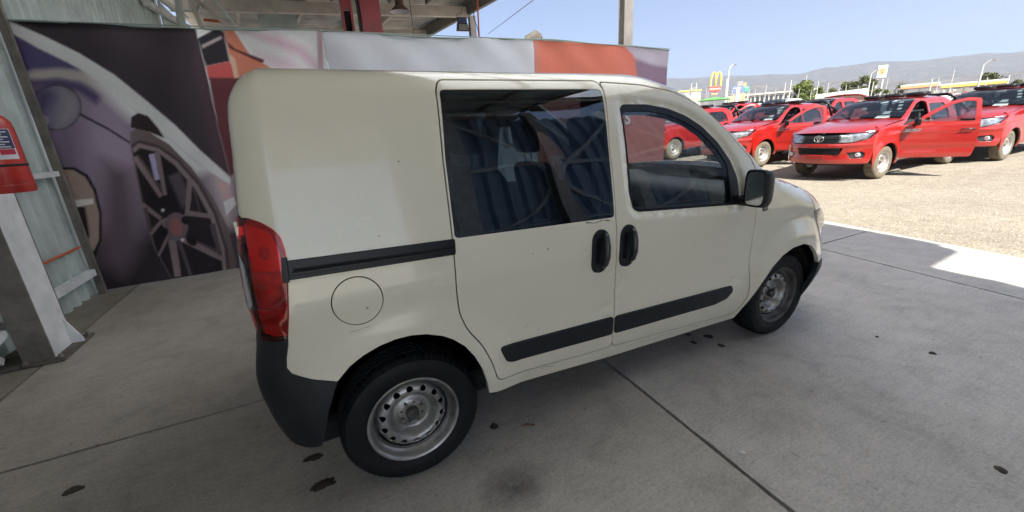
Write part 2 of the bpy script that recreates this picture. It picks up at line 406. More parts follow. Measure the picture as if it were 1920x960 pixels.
bp_ = N.new('ShaderNodeBump'); bp_.inputs['Strength'].default_value = 0.6; bp_.inputs['Distance'].default_value = 0.02; bp_.invert = True; L.new(vo.outputs['Distance'], bp_.inputs['Height']); L.new(bp_.outputs[0], p.inputs['Normal'])
gxs = np.unique(np.concatenate([[-9000, -3000, -900, -200, -60, -20], np.arange(-8, 6.1, 2), np.arange(6.1, 24, .25), np.arange(24, 60, 2), [70, 90, 120, 160, 200, 260, 400, 900, 2000, 4000, 9000]]))
gys = np.unique(np.concatenate([[-9000, -3000, -900, -200, -60, -20, -10], np.arange(-6, 22, .25), np.arange(22, 60, 2), [70, 90, 120, 160, 200, 300, 500, 900, 2000, 4000, 9000]]))
X, Y = np.meshgrid(gxs, gys, indexing='ij'); Z = terr(X, Y)
nearm = (X > 6.1) & (X < 24) & (Y > -6) & (Y < 22)
Z = Z+np.where(nearm, 0.02*np.sin(X*1.3+np.sin(Y*.9))*np.cos(Y*1.1+X*.4)*ss((X-6.4)/2), 0)
Z = np.where(X < joint(*XJ[-1], Y)-.3, -0.06, Z-0.006)
nx, ny = len(gxs), len(gys)
V = np.stack([X.ravel(), Y.ravel(), Z.ravel()], 1); F = [(i*ny+j, (i+1)*ny+j, (i+1)*ny+j+1, i*ny+j+1) for i in range(nx-1) for j in range(ny-1)]
structure(mk('gravel_lot', V, F, M['gravel'], smooth=True))
# loose stones: an irregular eight-sided chip each, joined
def stones(n, xr, yr, s0, s1, name, cols, seed):
    r = np.random.default_rng(seed); x = r.uniform(*xr, n); y = r.uniform(*yr, n); keep = x > joint(*XJ[-1], y)+0.02; x, y = x[keep], y[keep]; n = len(x)
    s = s0*(s1/s0)**(r.random(n)**2.4); z = terr(x, y)-0.012+s*0.15+np.where(True, 0.02*np.sin(x*1.3+np.sin(y*.9))*np.cos(y*1.1+x*.4)*ss((x-6.4)/2), 0)
    D = np.array([(1, 0, 0), (0, 1, 0), (-1, 0, 0), (0, -1, 0), (0, 0, .7), (0, 0, -.5)]); a = r.uniform(0, 6.28, n); c, sn = np.cos(a), np.sin(a)
    V = D[None]*s[:, None, None]*r.uniform(.6, 1.3, (n, 6, 1))
    V = np.stack([V[..., 0]*c[:, None]-V[..., 1]*sn[:, None]+x[:, None], V[..., 0]*sn[:, None]+V[..., 1]*c[:, None]+y[:, None], V[..., 2]+z[:, None]], -1)
    T = np.array([(0, 1, 4), (1, 2, 4), (2, 3, 4), (3, 0, 4), (1, 0, 5), (2, 1, 5), (3, 2, 5), (0, 3, 5)]); F = (np.arange(n)[:, None, None]*6+T[None]).reshape(-1, 3)
    me = bpy.data.meshes.new(name); me.vertices.add(n*6); me.vertices.foreach_set('co', V.reshape(-1)); me.loops.add(len(F)*3); me.loops.foreach_set('vertex_index', F.reshape(-1))
    me.polygons.add(len(F)); me.polygons.foreach_set('loop_start', np.arange(len(F))*3); me.update(calc_edges=True)
    for c_ in cols: me.materials.append(c_)
    me.polygons.foreach_set('material_index', np.repeat(r.integers(0, len(cols), n), 8))
    o = link(bpy.data.objects.new(name, me)); stuff(o); return o
pc = [mat('stone_a', (0.38, 0.345, 0.295), 0.9), mat('stone_b', (0.31, 0.28, 0.24), 0.9), mat('stone_c', (0.42, 0.39, 0.34), 0.9), mat('stone_d', (0.24, 0.21, 0.19), 0.9)]
st = stones(26000, (6.2, 13), (-6, 12), 0.004, 0.020, 'loose_gravel', pc, 3); tag(st, 'pale loose gravel stones strewn over the sunlit lot', 'gravel')

# ================================================================== SHED
def corrugated(name, length, height, pitch, depth, m, parent=None, M4=None, thick=0.003):
    """trapezoid ribs along the height; local x = length, z = height, ribs towards +y"""
    prof = []; x = 0
    while x < length-1e-6:
        for dx, d in ((0, 0), (.36, 0), (.5, 1), (.86, 1)): prof.append((min(length, x+dx*pitch), -d*depth if True else 0))
        x += pitch
    prof.append((length, 0)); n = len(prof); V = []; F = []
    for (px, py) in prof:
        for z in (0, height): V.append((px, py, z))
    for i in range(n-1): F.append((2*i, 2*i+2, 2*i+3, 2*i+1))
    if M4 is not None: V = [tuple(M4 @ Vector(v)) for v in V]
    return mk(name, V, F, m, parent)
# west wall
ww = thing('corrugated_wall', 'pale green corrugated metal wall left of the printed banner, behind the steel column', 'wall', (-2.62, 0, 0))
y = -5.0; k = 0
while y < 9.0:
    Mx = Matrix.Translation((0, y, -0.02)) @ Matrix.Rotation(R(90), 4, 'Z')
    corrugated('wall_sheet', 0.93, 5.1, 0.186, 0.05, M['sheet_metal'], ww, Mx); y += 0.93; k += 1
B(-.06, 0, 9.2, 10.25, 0, 5.1).build('flat_flashing', M['sheet_metal'], ww)
y = 10.3
while y < 16.0:
    Mx = Matrix.Translation((0, y, -0.02)) @ Matrix.Rotation(R(90), 4, 'Z')
    corrugated('wall_sheet', 0.93, 4.75, 0.186, 0.028, M['sheet_metal'], ww, Mx); y += 0.93
for z, w in ((0.26, .07), (1.31, .05), (2.9, .06), (4.0, .06)):
    MB().bar((.10, -5, z), (.10, 3.42, z), .07, w).build('girt', M['white_steel'], ww)
MB().tube([(.09, -5, .55), (.09, 3.4, .55)], .012, 8).build('conduit', M['orange_conduit'], ww)
MB().bar((.12, 3.455, 0), (.12, 3.455, 5.0), .05, .06).build('corner_post', M['grey_steel'], ww)
MB().bar((.05, 2.35, 2.72), (.05, 3.55, 2.86), .05, .06).build('eave_flashing', M['white_steel'], ww)
MB().bar((.15, 8.6, 4.22), (.15, 12.4, 4.66), .10, .10).build('eave_rail', M['white_steel'], ww)
MB().bar((.15, 8.6, 4.52), (.15, 12.4, 4.90), .10, .08).build('eave_rail', M['white_steel'], ww)

# left steel column
cl = thing('steel_column', 'white and grey steel column on a bolted base plate at the left, carrying the extinguisher', 'column', (-2.325, 1.83, 0))
c = MB()
c.box(-.03, .14, -.17, -.155, .02, 5.2); c.box(-.03, .14, .125, .14, .02, 5.2)
c.build('flange', M['grey_steel'], cl); B(.125, .14, -.154, .124, .02, 5.2).build('web_cover', M['white_steel'], cl); B(-.03, -.015, -.154, .124, .02, 5.2).build('web_cover', M['grey_steel'], cl)
B(-.24, .22, -.24, .26, 0.001, .02, .004).build('base_plate', mat('plate_steel', (.13, .115, .10), .7, noise=.5, nscale=14), cl)
MB().prism([(0.141, .02), (.215, .02), (.215, .05), (.141, .24)], Matrix.Translation((0, .10, 0)) @ Matrix.Rotation(R(90), 4, 'X'), .012).build('gusset', M['white_steel'], cl)
MB().prism([(-.08, 0), (.0, 0), (.0, .22)], Matrix.Translation((.07, -.1705, .02)) @ Matrix.Rotation(R(90), 4, 'X'), .012).build('gusset', M['grey_steel'], cl)
for x_, y_ in ((.19, -.20), (.19, .22), (-.19, -.20), (-.19, .22), (.0, -.21)):
    MB().lathe([(0, .055), (.012, .055), (.012, .038), (.019, .038), (.019, .02), (.024, .02)], 6, c=(x_, y_, 0)).build('bolt', M['bolt'], cl)
MB().bar((-.13, -.19, .07), (-.05, -1.9, 1.9), .05, .05).build('brace', M['white_steel'], cl)
MB().bar((-.06, .0-.18, .28), (-.08, -1.2, .02), .05, .05).build('brace', M['white_steel'], cl)
MB().bar((-.06, .0-.18, .62), (-.08, -3.2, .62), .02, .02).build('conduit', M['orange_conduit'], cl)

# fire extinguisher
fe = thing('fire_extinguisher', 'red fire extinguisher with instruction label hung on the steel column', 'extinguisher', (-1.975, 1.53, 1.255), (0, 0, R(14)))
M['ext_red'] = mat('ext_red', (0.50, 0.035, 0.025), 0.35, coat=0.3, noise=0.3, nscale=7)
M['ext_white'] = mat('ext_white', (0.6, 0.62, 0.66), 0.5); M['ext_navy'] = mat('ext_navy', (0.02, 0.03, 0.09), 0.5); M['ext_green'] = mat('ext_green', (0.02, 0.14, 0.08), 0.5); M['ext_tag'] = mat('ext_tag', (0.45, 0.02, 0.05), 0.5)
MB().lathe([(0, 0), (.093, 0), (.098, .01), (.098, .40), (.093, .44), (.07, .475), (.03, .495), (.025, .53), (0, .53)], 40).build('cylinder', M['ext_red'], fe, autos=40)
MB().lathe([(.0985, .165), (.1005, .168), (.1005, .178), (.0985, .181)], 40).build('strap', M['black_plastic'], fe, True)
MB().lathe([(.0985, .045), (.0995, .05), (.0985, .055)], 40).build('rib', M['ext_red'], fe, True)
def arcpatch(name, r, a0, a1, z0, z1, m, par):
    n = 14; V = []; F = []
    for i in range(n+1):
        a = a0+(a1-a0)*i/n; V += [(r*math.cos(a), r*math.sin(a), z0), (r*math.cos(a), r*math.sin(a), z1)]
    F = [(2*i, 2*i+2, 2*i+3, 2*i+1) for i in range(n)]; return mk(name, V, F, m, par, smooth=True)
lb = arcpatch('label', .0988, R(-145), R(-35), .21, .395, M['ext_white'], fe)
arcpatch('label_print', .0992, R(-143), R(-37), .275, .392, M['ext_navy'], lb); arcpatch('label_print', .0992, R(-143), R(-90), .238, .272, M['ext_green'], lb); arcpatch('label_print', .0992, R(-80), R(-40), .238, .272, M['ext_tag'], lb)
for k in range(7): arcpatch('print_line', .0996, R(-137+(k % 3)*6), R(-47-(k % 2)*14), .283+k*.015, .289+k*.015, M['ext_white'], lb)
h = MB(); h.box(-.02, .02, -.03, .03, .53, .57, .004); h.bar((0, 0, .58), (0, -.10, .60), .018, .01); h.bar((0, 0, .555), (0, -.09, .55), .018, .01); h.build('valve', M['black_plastic'], fe)
MB().tube([(0, .03, .55), (0, .10, .5), (0, .105, .35), (0, .10, .1)], .010, 8).build('hose', M['rubber'], fe, True)
B(-.12, -.07, -.03, .03, .20, .30).build('bracket', M['black_plastic'], fe)

# roof: beams, purlins, sheets
SOUTH = -9.3
ADDED_SKYLIGHT = (-2.0, 5.2)  # y range of translucent sheets added out of view to brighten the interior
m = bpy.data.materials.new('added_skylight'); m.use_nodes = True; M['added_skylight'] = m; N = m.node_tree.nodes; N.remove(N['Principled BSDF'])
tl = N.new('ShaderNodeBsdfTranslucent'); tl.inputs[0].default_value = (.92, .93, .93, 1); df_ = N.new('ShaderNodeBsdfDiffuse'); df_.inputs[0].default_value = (.5, .5, .48, 1)
mx = N.new('ShaderNodeMixShader'); mx.inputs[0].default_value = 0.06; m.node_tree.links.new(tl.outputs[0], mx.inputs[1]); m.node_tree.links.new(df_.outputs[0], mx.inputs[2]); m.node_tree.links.new(mx.outputs[0], N['Material Output'].inputs[0])
def zr(x, y): return 5.30+0.045*(x+.5)
rf = thing('shed_roof', 'corrugated metal shed roof with cream steel beams above the banner', 'roof', (0, 0, 0))
EDGE = [(3.55, SOUTH), (3.70, -5.9), (3.90, -4.86), (4.84, -4.82), (4.97, -3.77), (6.20, 2.0), (6.45, 4.5), (5.67, 8.96), (4.91, 13.57), (3.6, 21.5)]
def edge_x(y): return float(np.interp(y, [e[1] for e in EDGE], [e[0] for e in EDGE]))
yy = SOUTH
while yy < 21.4:
    y1 = min(yy+1.0, 21.5); ys = [yy, y1]
    
    prof = []; k = yy
    V = []; F = []; n = 0
    while k < y1-1e-6:
        for dx, d in ((0, 0), (.36, 0), (.5, 1), (.86, 1)):
            q = min(y1, k+dx*.2); e = edge_x(q); dz = d*.035
            V += [(-2.75, q, zr(-2.75, q)+dz), (e, q, zr(e, q)+dz)]; n += 1
        k += .2
    e = edge_x(y1); V += [(-2.75, y1, zr(-2.75, y1)), (e, y1, zr(e, y1))]; n += 1
    F = [(2*i, 2*i+1, 2*i+3, 2*i+2) for i in range(n-1)]
    k0 = yy
    if ADDED_SKYLIGHT[0]-2.3 < yy < ADDED_SKYLIGHT[1]:
        xs_ = 1.5 if yy > ADDED_SKYLIGHT[0] else 3.8; A2 = []; B2 = []
        for i in range(n):
            a, b = V[2*i], V[2*i+1]; t_ = (xs_-a[0])/(b[0]-a[0]); c_ = (xs_, a[1], a[2]+(b[2]-a[2])*t_); A2 += [a, c_]; B2 += [(c_[0], c_[1], c_[2]), b]
        mk('roof_sheet', A2, F, M['roof_metal'], rf); mk('added_skylight_sheet', B2, F, M['added_skylight'], rf)
    else: mk('roof_sheet', V, F, M['roof_metal'], rf)
    yy = y1
for (ya, h) in ((-5.6, .3), (-3.6, .30), (3.9, .28), (11.3, .28), (14.3, .28), (18.5, .28)):
    xe = edge_x(ya)-.05
    MB().bar((-2.6, ya, zr(-2.6, ya)-.16-h/2), (xe, ya, zr(xe, ya)-.16-h/2), .16, h).build('beam', M['cream_steel'], rf)
for x in (-1.4, .2, 1.75, 2.85):
    x0 = x
    MB().bar((x+.9, -5.2, zr(x, 0)-.09), (x+.9, 11.0, zr(x, 0)-.09), .07, .14).build('purlin', M['grey_steel'], rf)
    MB().bar((x+.25, 11.5, zr(x, 0)-.09), (x-.75, 21, zr(x, 0)-.09), .08, .15).build('purlin', M['cream_steel'], rf)
for a, b in zip(EDGE[2:-1], EDGE[3:]):
    MB().bar((a[0]-.12, a[1], zr(a[0], 0)-.22), (b[0]-.12, b[1], zr(b[0], 0)-.22), .12, .34).build('edge_beam', M['grey_steel'], rf)
    MB().bar((a[0], a[1], zr(a[0], 0)-.06), (b[0], b[1], zr(b[0], 0)-.06), .05, .26).build('fascia', M['white_steel'], rf)
def post(loc, w, h, lab, rz=0):
    t = thing('steel_post', lab, 'post', loc, (0, 0, rz)); B(-w/2, w/2, -w/2, -w/2+.012, 0, h).build('flange', M['cream_steel'], t); B(-w/2, w/2, w/2-.012, w/2, 0, h).build('flange', M['cream_steel'], t)
    B(-w/2+.012, w/2-.012, -w/2+.0125, w/2-.0125, 0, h).build('web', M['grey_steel'], t); return t  # sides darker than the flanges: their shade is put into the colour
post((5.70, 4.46, 0), .195, 5.36, 'grey steel post rising behind the right end of the banner against the sky', R(-6))
post((5.30, 11.3, .25), .19, 4.9, 'white post with an orange cable at the roof corner behind the grey banner')
post((3.75, -5.25, 0), .25, 5.2, 'steel corner post of the corrugated wall behind the photographer, seen in reflections')
# south wall, seen as a reflection in the van windows; the bay west of it is open to the yard
sw = thing('corrugated_wall', 'corrugated metal wall with a wide column and X bracing, mirrored in the van windows', 'wall', (0, -5.7, 0))
x = 0.95
while x < 9.3:
    Mx = Matrix.Translation((x+.93, 0, 0.02)) @ Matrix.Rotation(R(180), 4, 'Z'); corrugated('wall_sheet', 0.93, 5.0, 0.31, 0.11, M['blue_sheet'], sw, Mx); x += .93
for z in (1.35, 3.2): MB().bar((0.95, .10, z), (9.3, .10, z), .06, .08).build('girt', M['white_steel'], sw)
B(1.75, 2.15, .08, .40, 0, 5.3).build('column', M['white_steel'], sw); B(5.6, 5.9, .08, .40, 0, 5.3).build('column', M['white_steel'], sw)
for (xa, xb) in ((2.15, 5.6), (5.9, 9.2)):
    MB().bar((xa, .2, .9), (xb, .2, 4.6), .08, .08).build('brace', M['white_steel'], sw); MB().bar((xa, .3, 4.6), (xb, .3, .9), .08, .08).build('brace', M['white_steel'], sw)
    B((xa+xb)/2-.2, (xa+xb)/2+.2, .19, .33, 2.55, 2.95).build('gusset', M['white_steel'], sw)

# ironwork, hoist, lamps above the banner
lt = thing('lattice_bracket', 'pale green post with crossed white struts above the black part of the banner', 'bracket', (-1.8, 9.0, 0))
for a, b, w in (((-.20, 0, 4.9), (-.28, 0, 2.9), .12), ((-.10, 0, 4.9), (.12, 0, 3.7), .10), ((-.2, 0, 4.7), (-.33, 0, 3.7), .08), ((.0, .1, 4.55), (.75, .1, 3.8), .10), ((.28, .2, 4.75), (.82, .2, 3.8), .05), ((.28, .2, 4.75), (.0, .2, 4.2), .05)):
    MB().bar(a, b, w, w*.8).build('strut', M['cream_steel'] if w < .11 and w > .07 else M['sheet_metal'], lt)
MB().bar((.1, .3, 4.15), (.4, .3, 4.13), .03, .05).build('orange_tie', M['orange_conduit'], lt)
hp = thing('translucent_sheet', 'translucent greenish sheet hanging behind the cream roof beam', 'panel', (-.30, 12.9, 4.6)); B(-.52, .52, 0, .03, -.2, .9).build('sheet', M['sheet_metal'], hp)
hf = thing('hoist_frame', 'narrow red steel frame with a dark slot, left of the wide red column', 'hoist', (1.20, 9.0, 0))
B(-.12, -.07, -.06, .06, 0, 5.0).build('upright', M['red_steel'], hf); B(.08, .13, -.06, .06, 0, 5.0).build('upright', M['red_steel'], hf); B(-.07, .08, .03, .05, 0, 4.45).build('dark_channel', M['dark_void'], hf); B(-.069, .079, -.05, .029, 4.46, 5.0).build('head_plate', M['red_steel'], hf)
hc = thing('hoist_column', 'wide dark red steel column standing behind the banner', 'hoist', (1.72, 9.0, 0)); B(-.22, .24, -.15, .15, 0, 5.15).build('column', M['red_steel'], hc); B(-.27, -.221, -.1, .1, 0, 5.1).build('cable_tray', M['black_plastic'], hc)
bl = thing('bell_lamp', 'rusty bell shaped high bay lamp hanging under the roof beam', 'lamp', (2.47, 9.0, 4.52))
MB().lathe([(.06, .30), (.10, .26), (.10, .14), (.13, .10), (.235, .0), (.245, -.02)], 28).build('bell', M['rust'], bl, True); MB().lathe([(.24, -.022), (.15, .06), (0, .10)], 28).build('reflector', M['white_plastic'], bl, True); MB().tube([(0, 0, .3), (0, 0, .65)], .01, 6).build('stem', M['grey_steel'], bl)
fl = thing('floodlight', 'dark blue floodlight with a glass face hanging from the beam end', 'lamp', (4.10, 9.0, 4.33), (R(8), 0, R(-6)))
B(-.12, .12, 0, .12, .02, .16, .01).build('housing', M['ext_navy'], fl)
MB().add([(-.13, 0, .02), (.13, 0, .02), (.16, -.06, -.17), (-.16, -.06, -.17), (-.13, .14, .02), (.13, .14, .02), (.16, .10, -.17), (-.16, .10, -.17)], [(0, 1, 2, 3), (4, 7, 6, 5), (0, 4, 5, 1), (1, 5, 6, 2), (2, 6, 7, 3), (3, 7, 4, 0)]).build('shade', M['gloss_black'], fl)
MB().add([(-.115, -.012, .0), (.115, -.012, .0), (.135, -.066, -.15), (-.135, -.066, -.15)], [(0, 3, 2, 1)]).build('glass', M['grey_steel'], fl)
MB().tube([(-.13, .05, .08), (-.15, .05, .2), (0, .05, .26), (.02, .05, .45), (.2, .05, .6)], .008, 6).build('cable', M['black_plastic'], fl)
ph = thing('power_cable', 'orange and black cables running down the white corner post', 'cable', (4.55, 9.0, 0)); MB().tube([(.02, 0, 5.0), (.0, 0, 4.2), (-.02, 0, 3.0)], .02, 6).build('orange_cable', M['orange_conduit'], ph); MB().tube([(-.1, 0, 4.75), (-.12, 0, 4.5), (-.02, 0, 4.2), (0, .03, 3.5)], .01, 6).build('black_cable', M['black_plastic'], ph)
rod = MB().tube([(2.72, 9.0, 5.2), (2.78, 9.0, 3.2)], .012, 6).build('hanging_rod', M['grey_steel']); tag(rod, 'thin dark rod hanging right of the bell lamp', 'rod')
def azp(az, el, D): a = R(az); return Vector((CAM_POS[0]+D*math.sin(a), CAM_POS[1]+D*math.cos(a), CAM_POS[2]+D*math.tan(R(el))))
wr = MB().tube([azp(29.9, 15.46, 16), azp(24.03, 12.2, 24)], .012, 5).build('overhead_wire', M['black_plastic']); tag(wr, 'thin black wire crossing the sky from the roof edge', 'wire')

# ================================================================== PRINTED BANNERS
def banner(x0, x1, fn, z0=0.03, zt=None, name='printed_banner', lab='', step=0.014, tilt=0.0):
    nx = int((x1-x0)/step); nz = int(2.72/step); U = np.linspace(0, 1, nx+1); Wv = np.linspace(0, 1, nz+1); UU, WW = np.meshgrid(U, Wv, indexing='ij')
    X = x0+(x1-x0)*UU; top = zt(X); Z = z0+(top-z0)*WW; X = X+tilt*(WW-1)*UU
    Y = 3.5+0.018*np.sin(X*3.1+Z*1.3)+0.014*np.sin(X*7.7-Z*2.2)+0.012*np.sin(X*5-Z*6+np.sin(X*4)*2)*np.clip(1.1-Z,0,1)+0.010*np.sin(X*9+Z*8)*np.clip(Z-2.2,0,.5)*2+0.006*np.sin(Z*9+X*2)*(WW-.5)
    C = np.clip(fn(X, Z), 0, 1); V = np.stack([X, Y, Z], -1).reshape(-1, 3); m_ = nz+1
    i, j = np.meshgrid(np.arange(nx), np.arange(nz), indexing='ij'); i = i.ravel(); j = j.ravel()
    F = np.stack([i*m_+j, (i+1)*m_+j, (i+1)*m_+j+1, i*m_+j+1], 1)
    t = thing(name, lab, 'banner', ((x0+x1)/2, 3.5, 0), group=None); V[:, 0] -= (x0+x1)/2; V[:, 1] -= 3.5
    o = mk('cloth', V, F, M['print'], t, smooth=True); ca = o.data.color_attributes.new('print', 'FLOAT_COLOR', 'POINT')
    ca.data.foreach_set('color', np.concatenate([C.reshape(-1, 3), np.ones((len(V), 1))], 1).reshape(-1))
    hem = MB(); tz = [(q, 0.004, float(zt(np.array(q+(x0+x1)/2)))+.004) for q in np.linspace(x0-(x0+x1)/2, x1-(x0+x1)/2, 30)]; hem.tube(tz, .010, 6); hem.build('hem', M['hem'], t, True)
    return t
M['print'] = attr_mat('banner_print', 0.5, 0.9); M['hem'] = mat('hem', (0.28, 0.36, 0.33), 0.7)
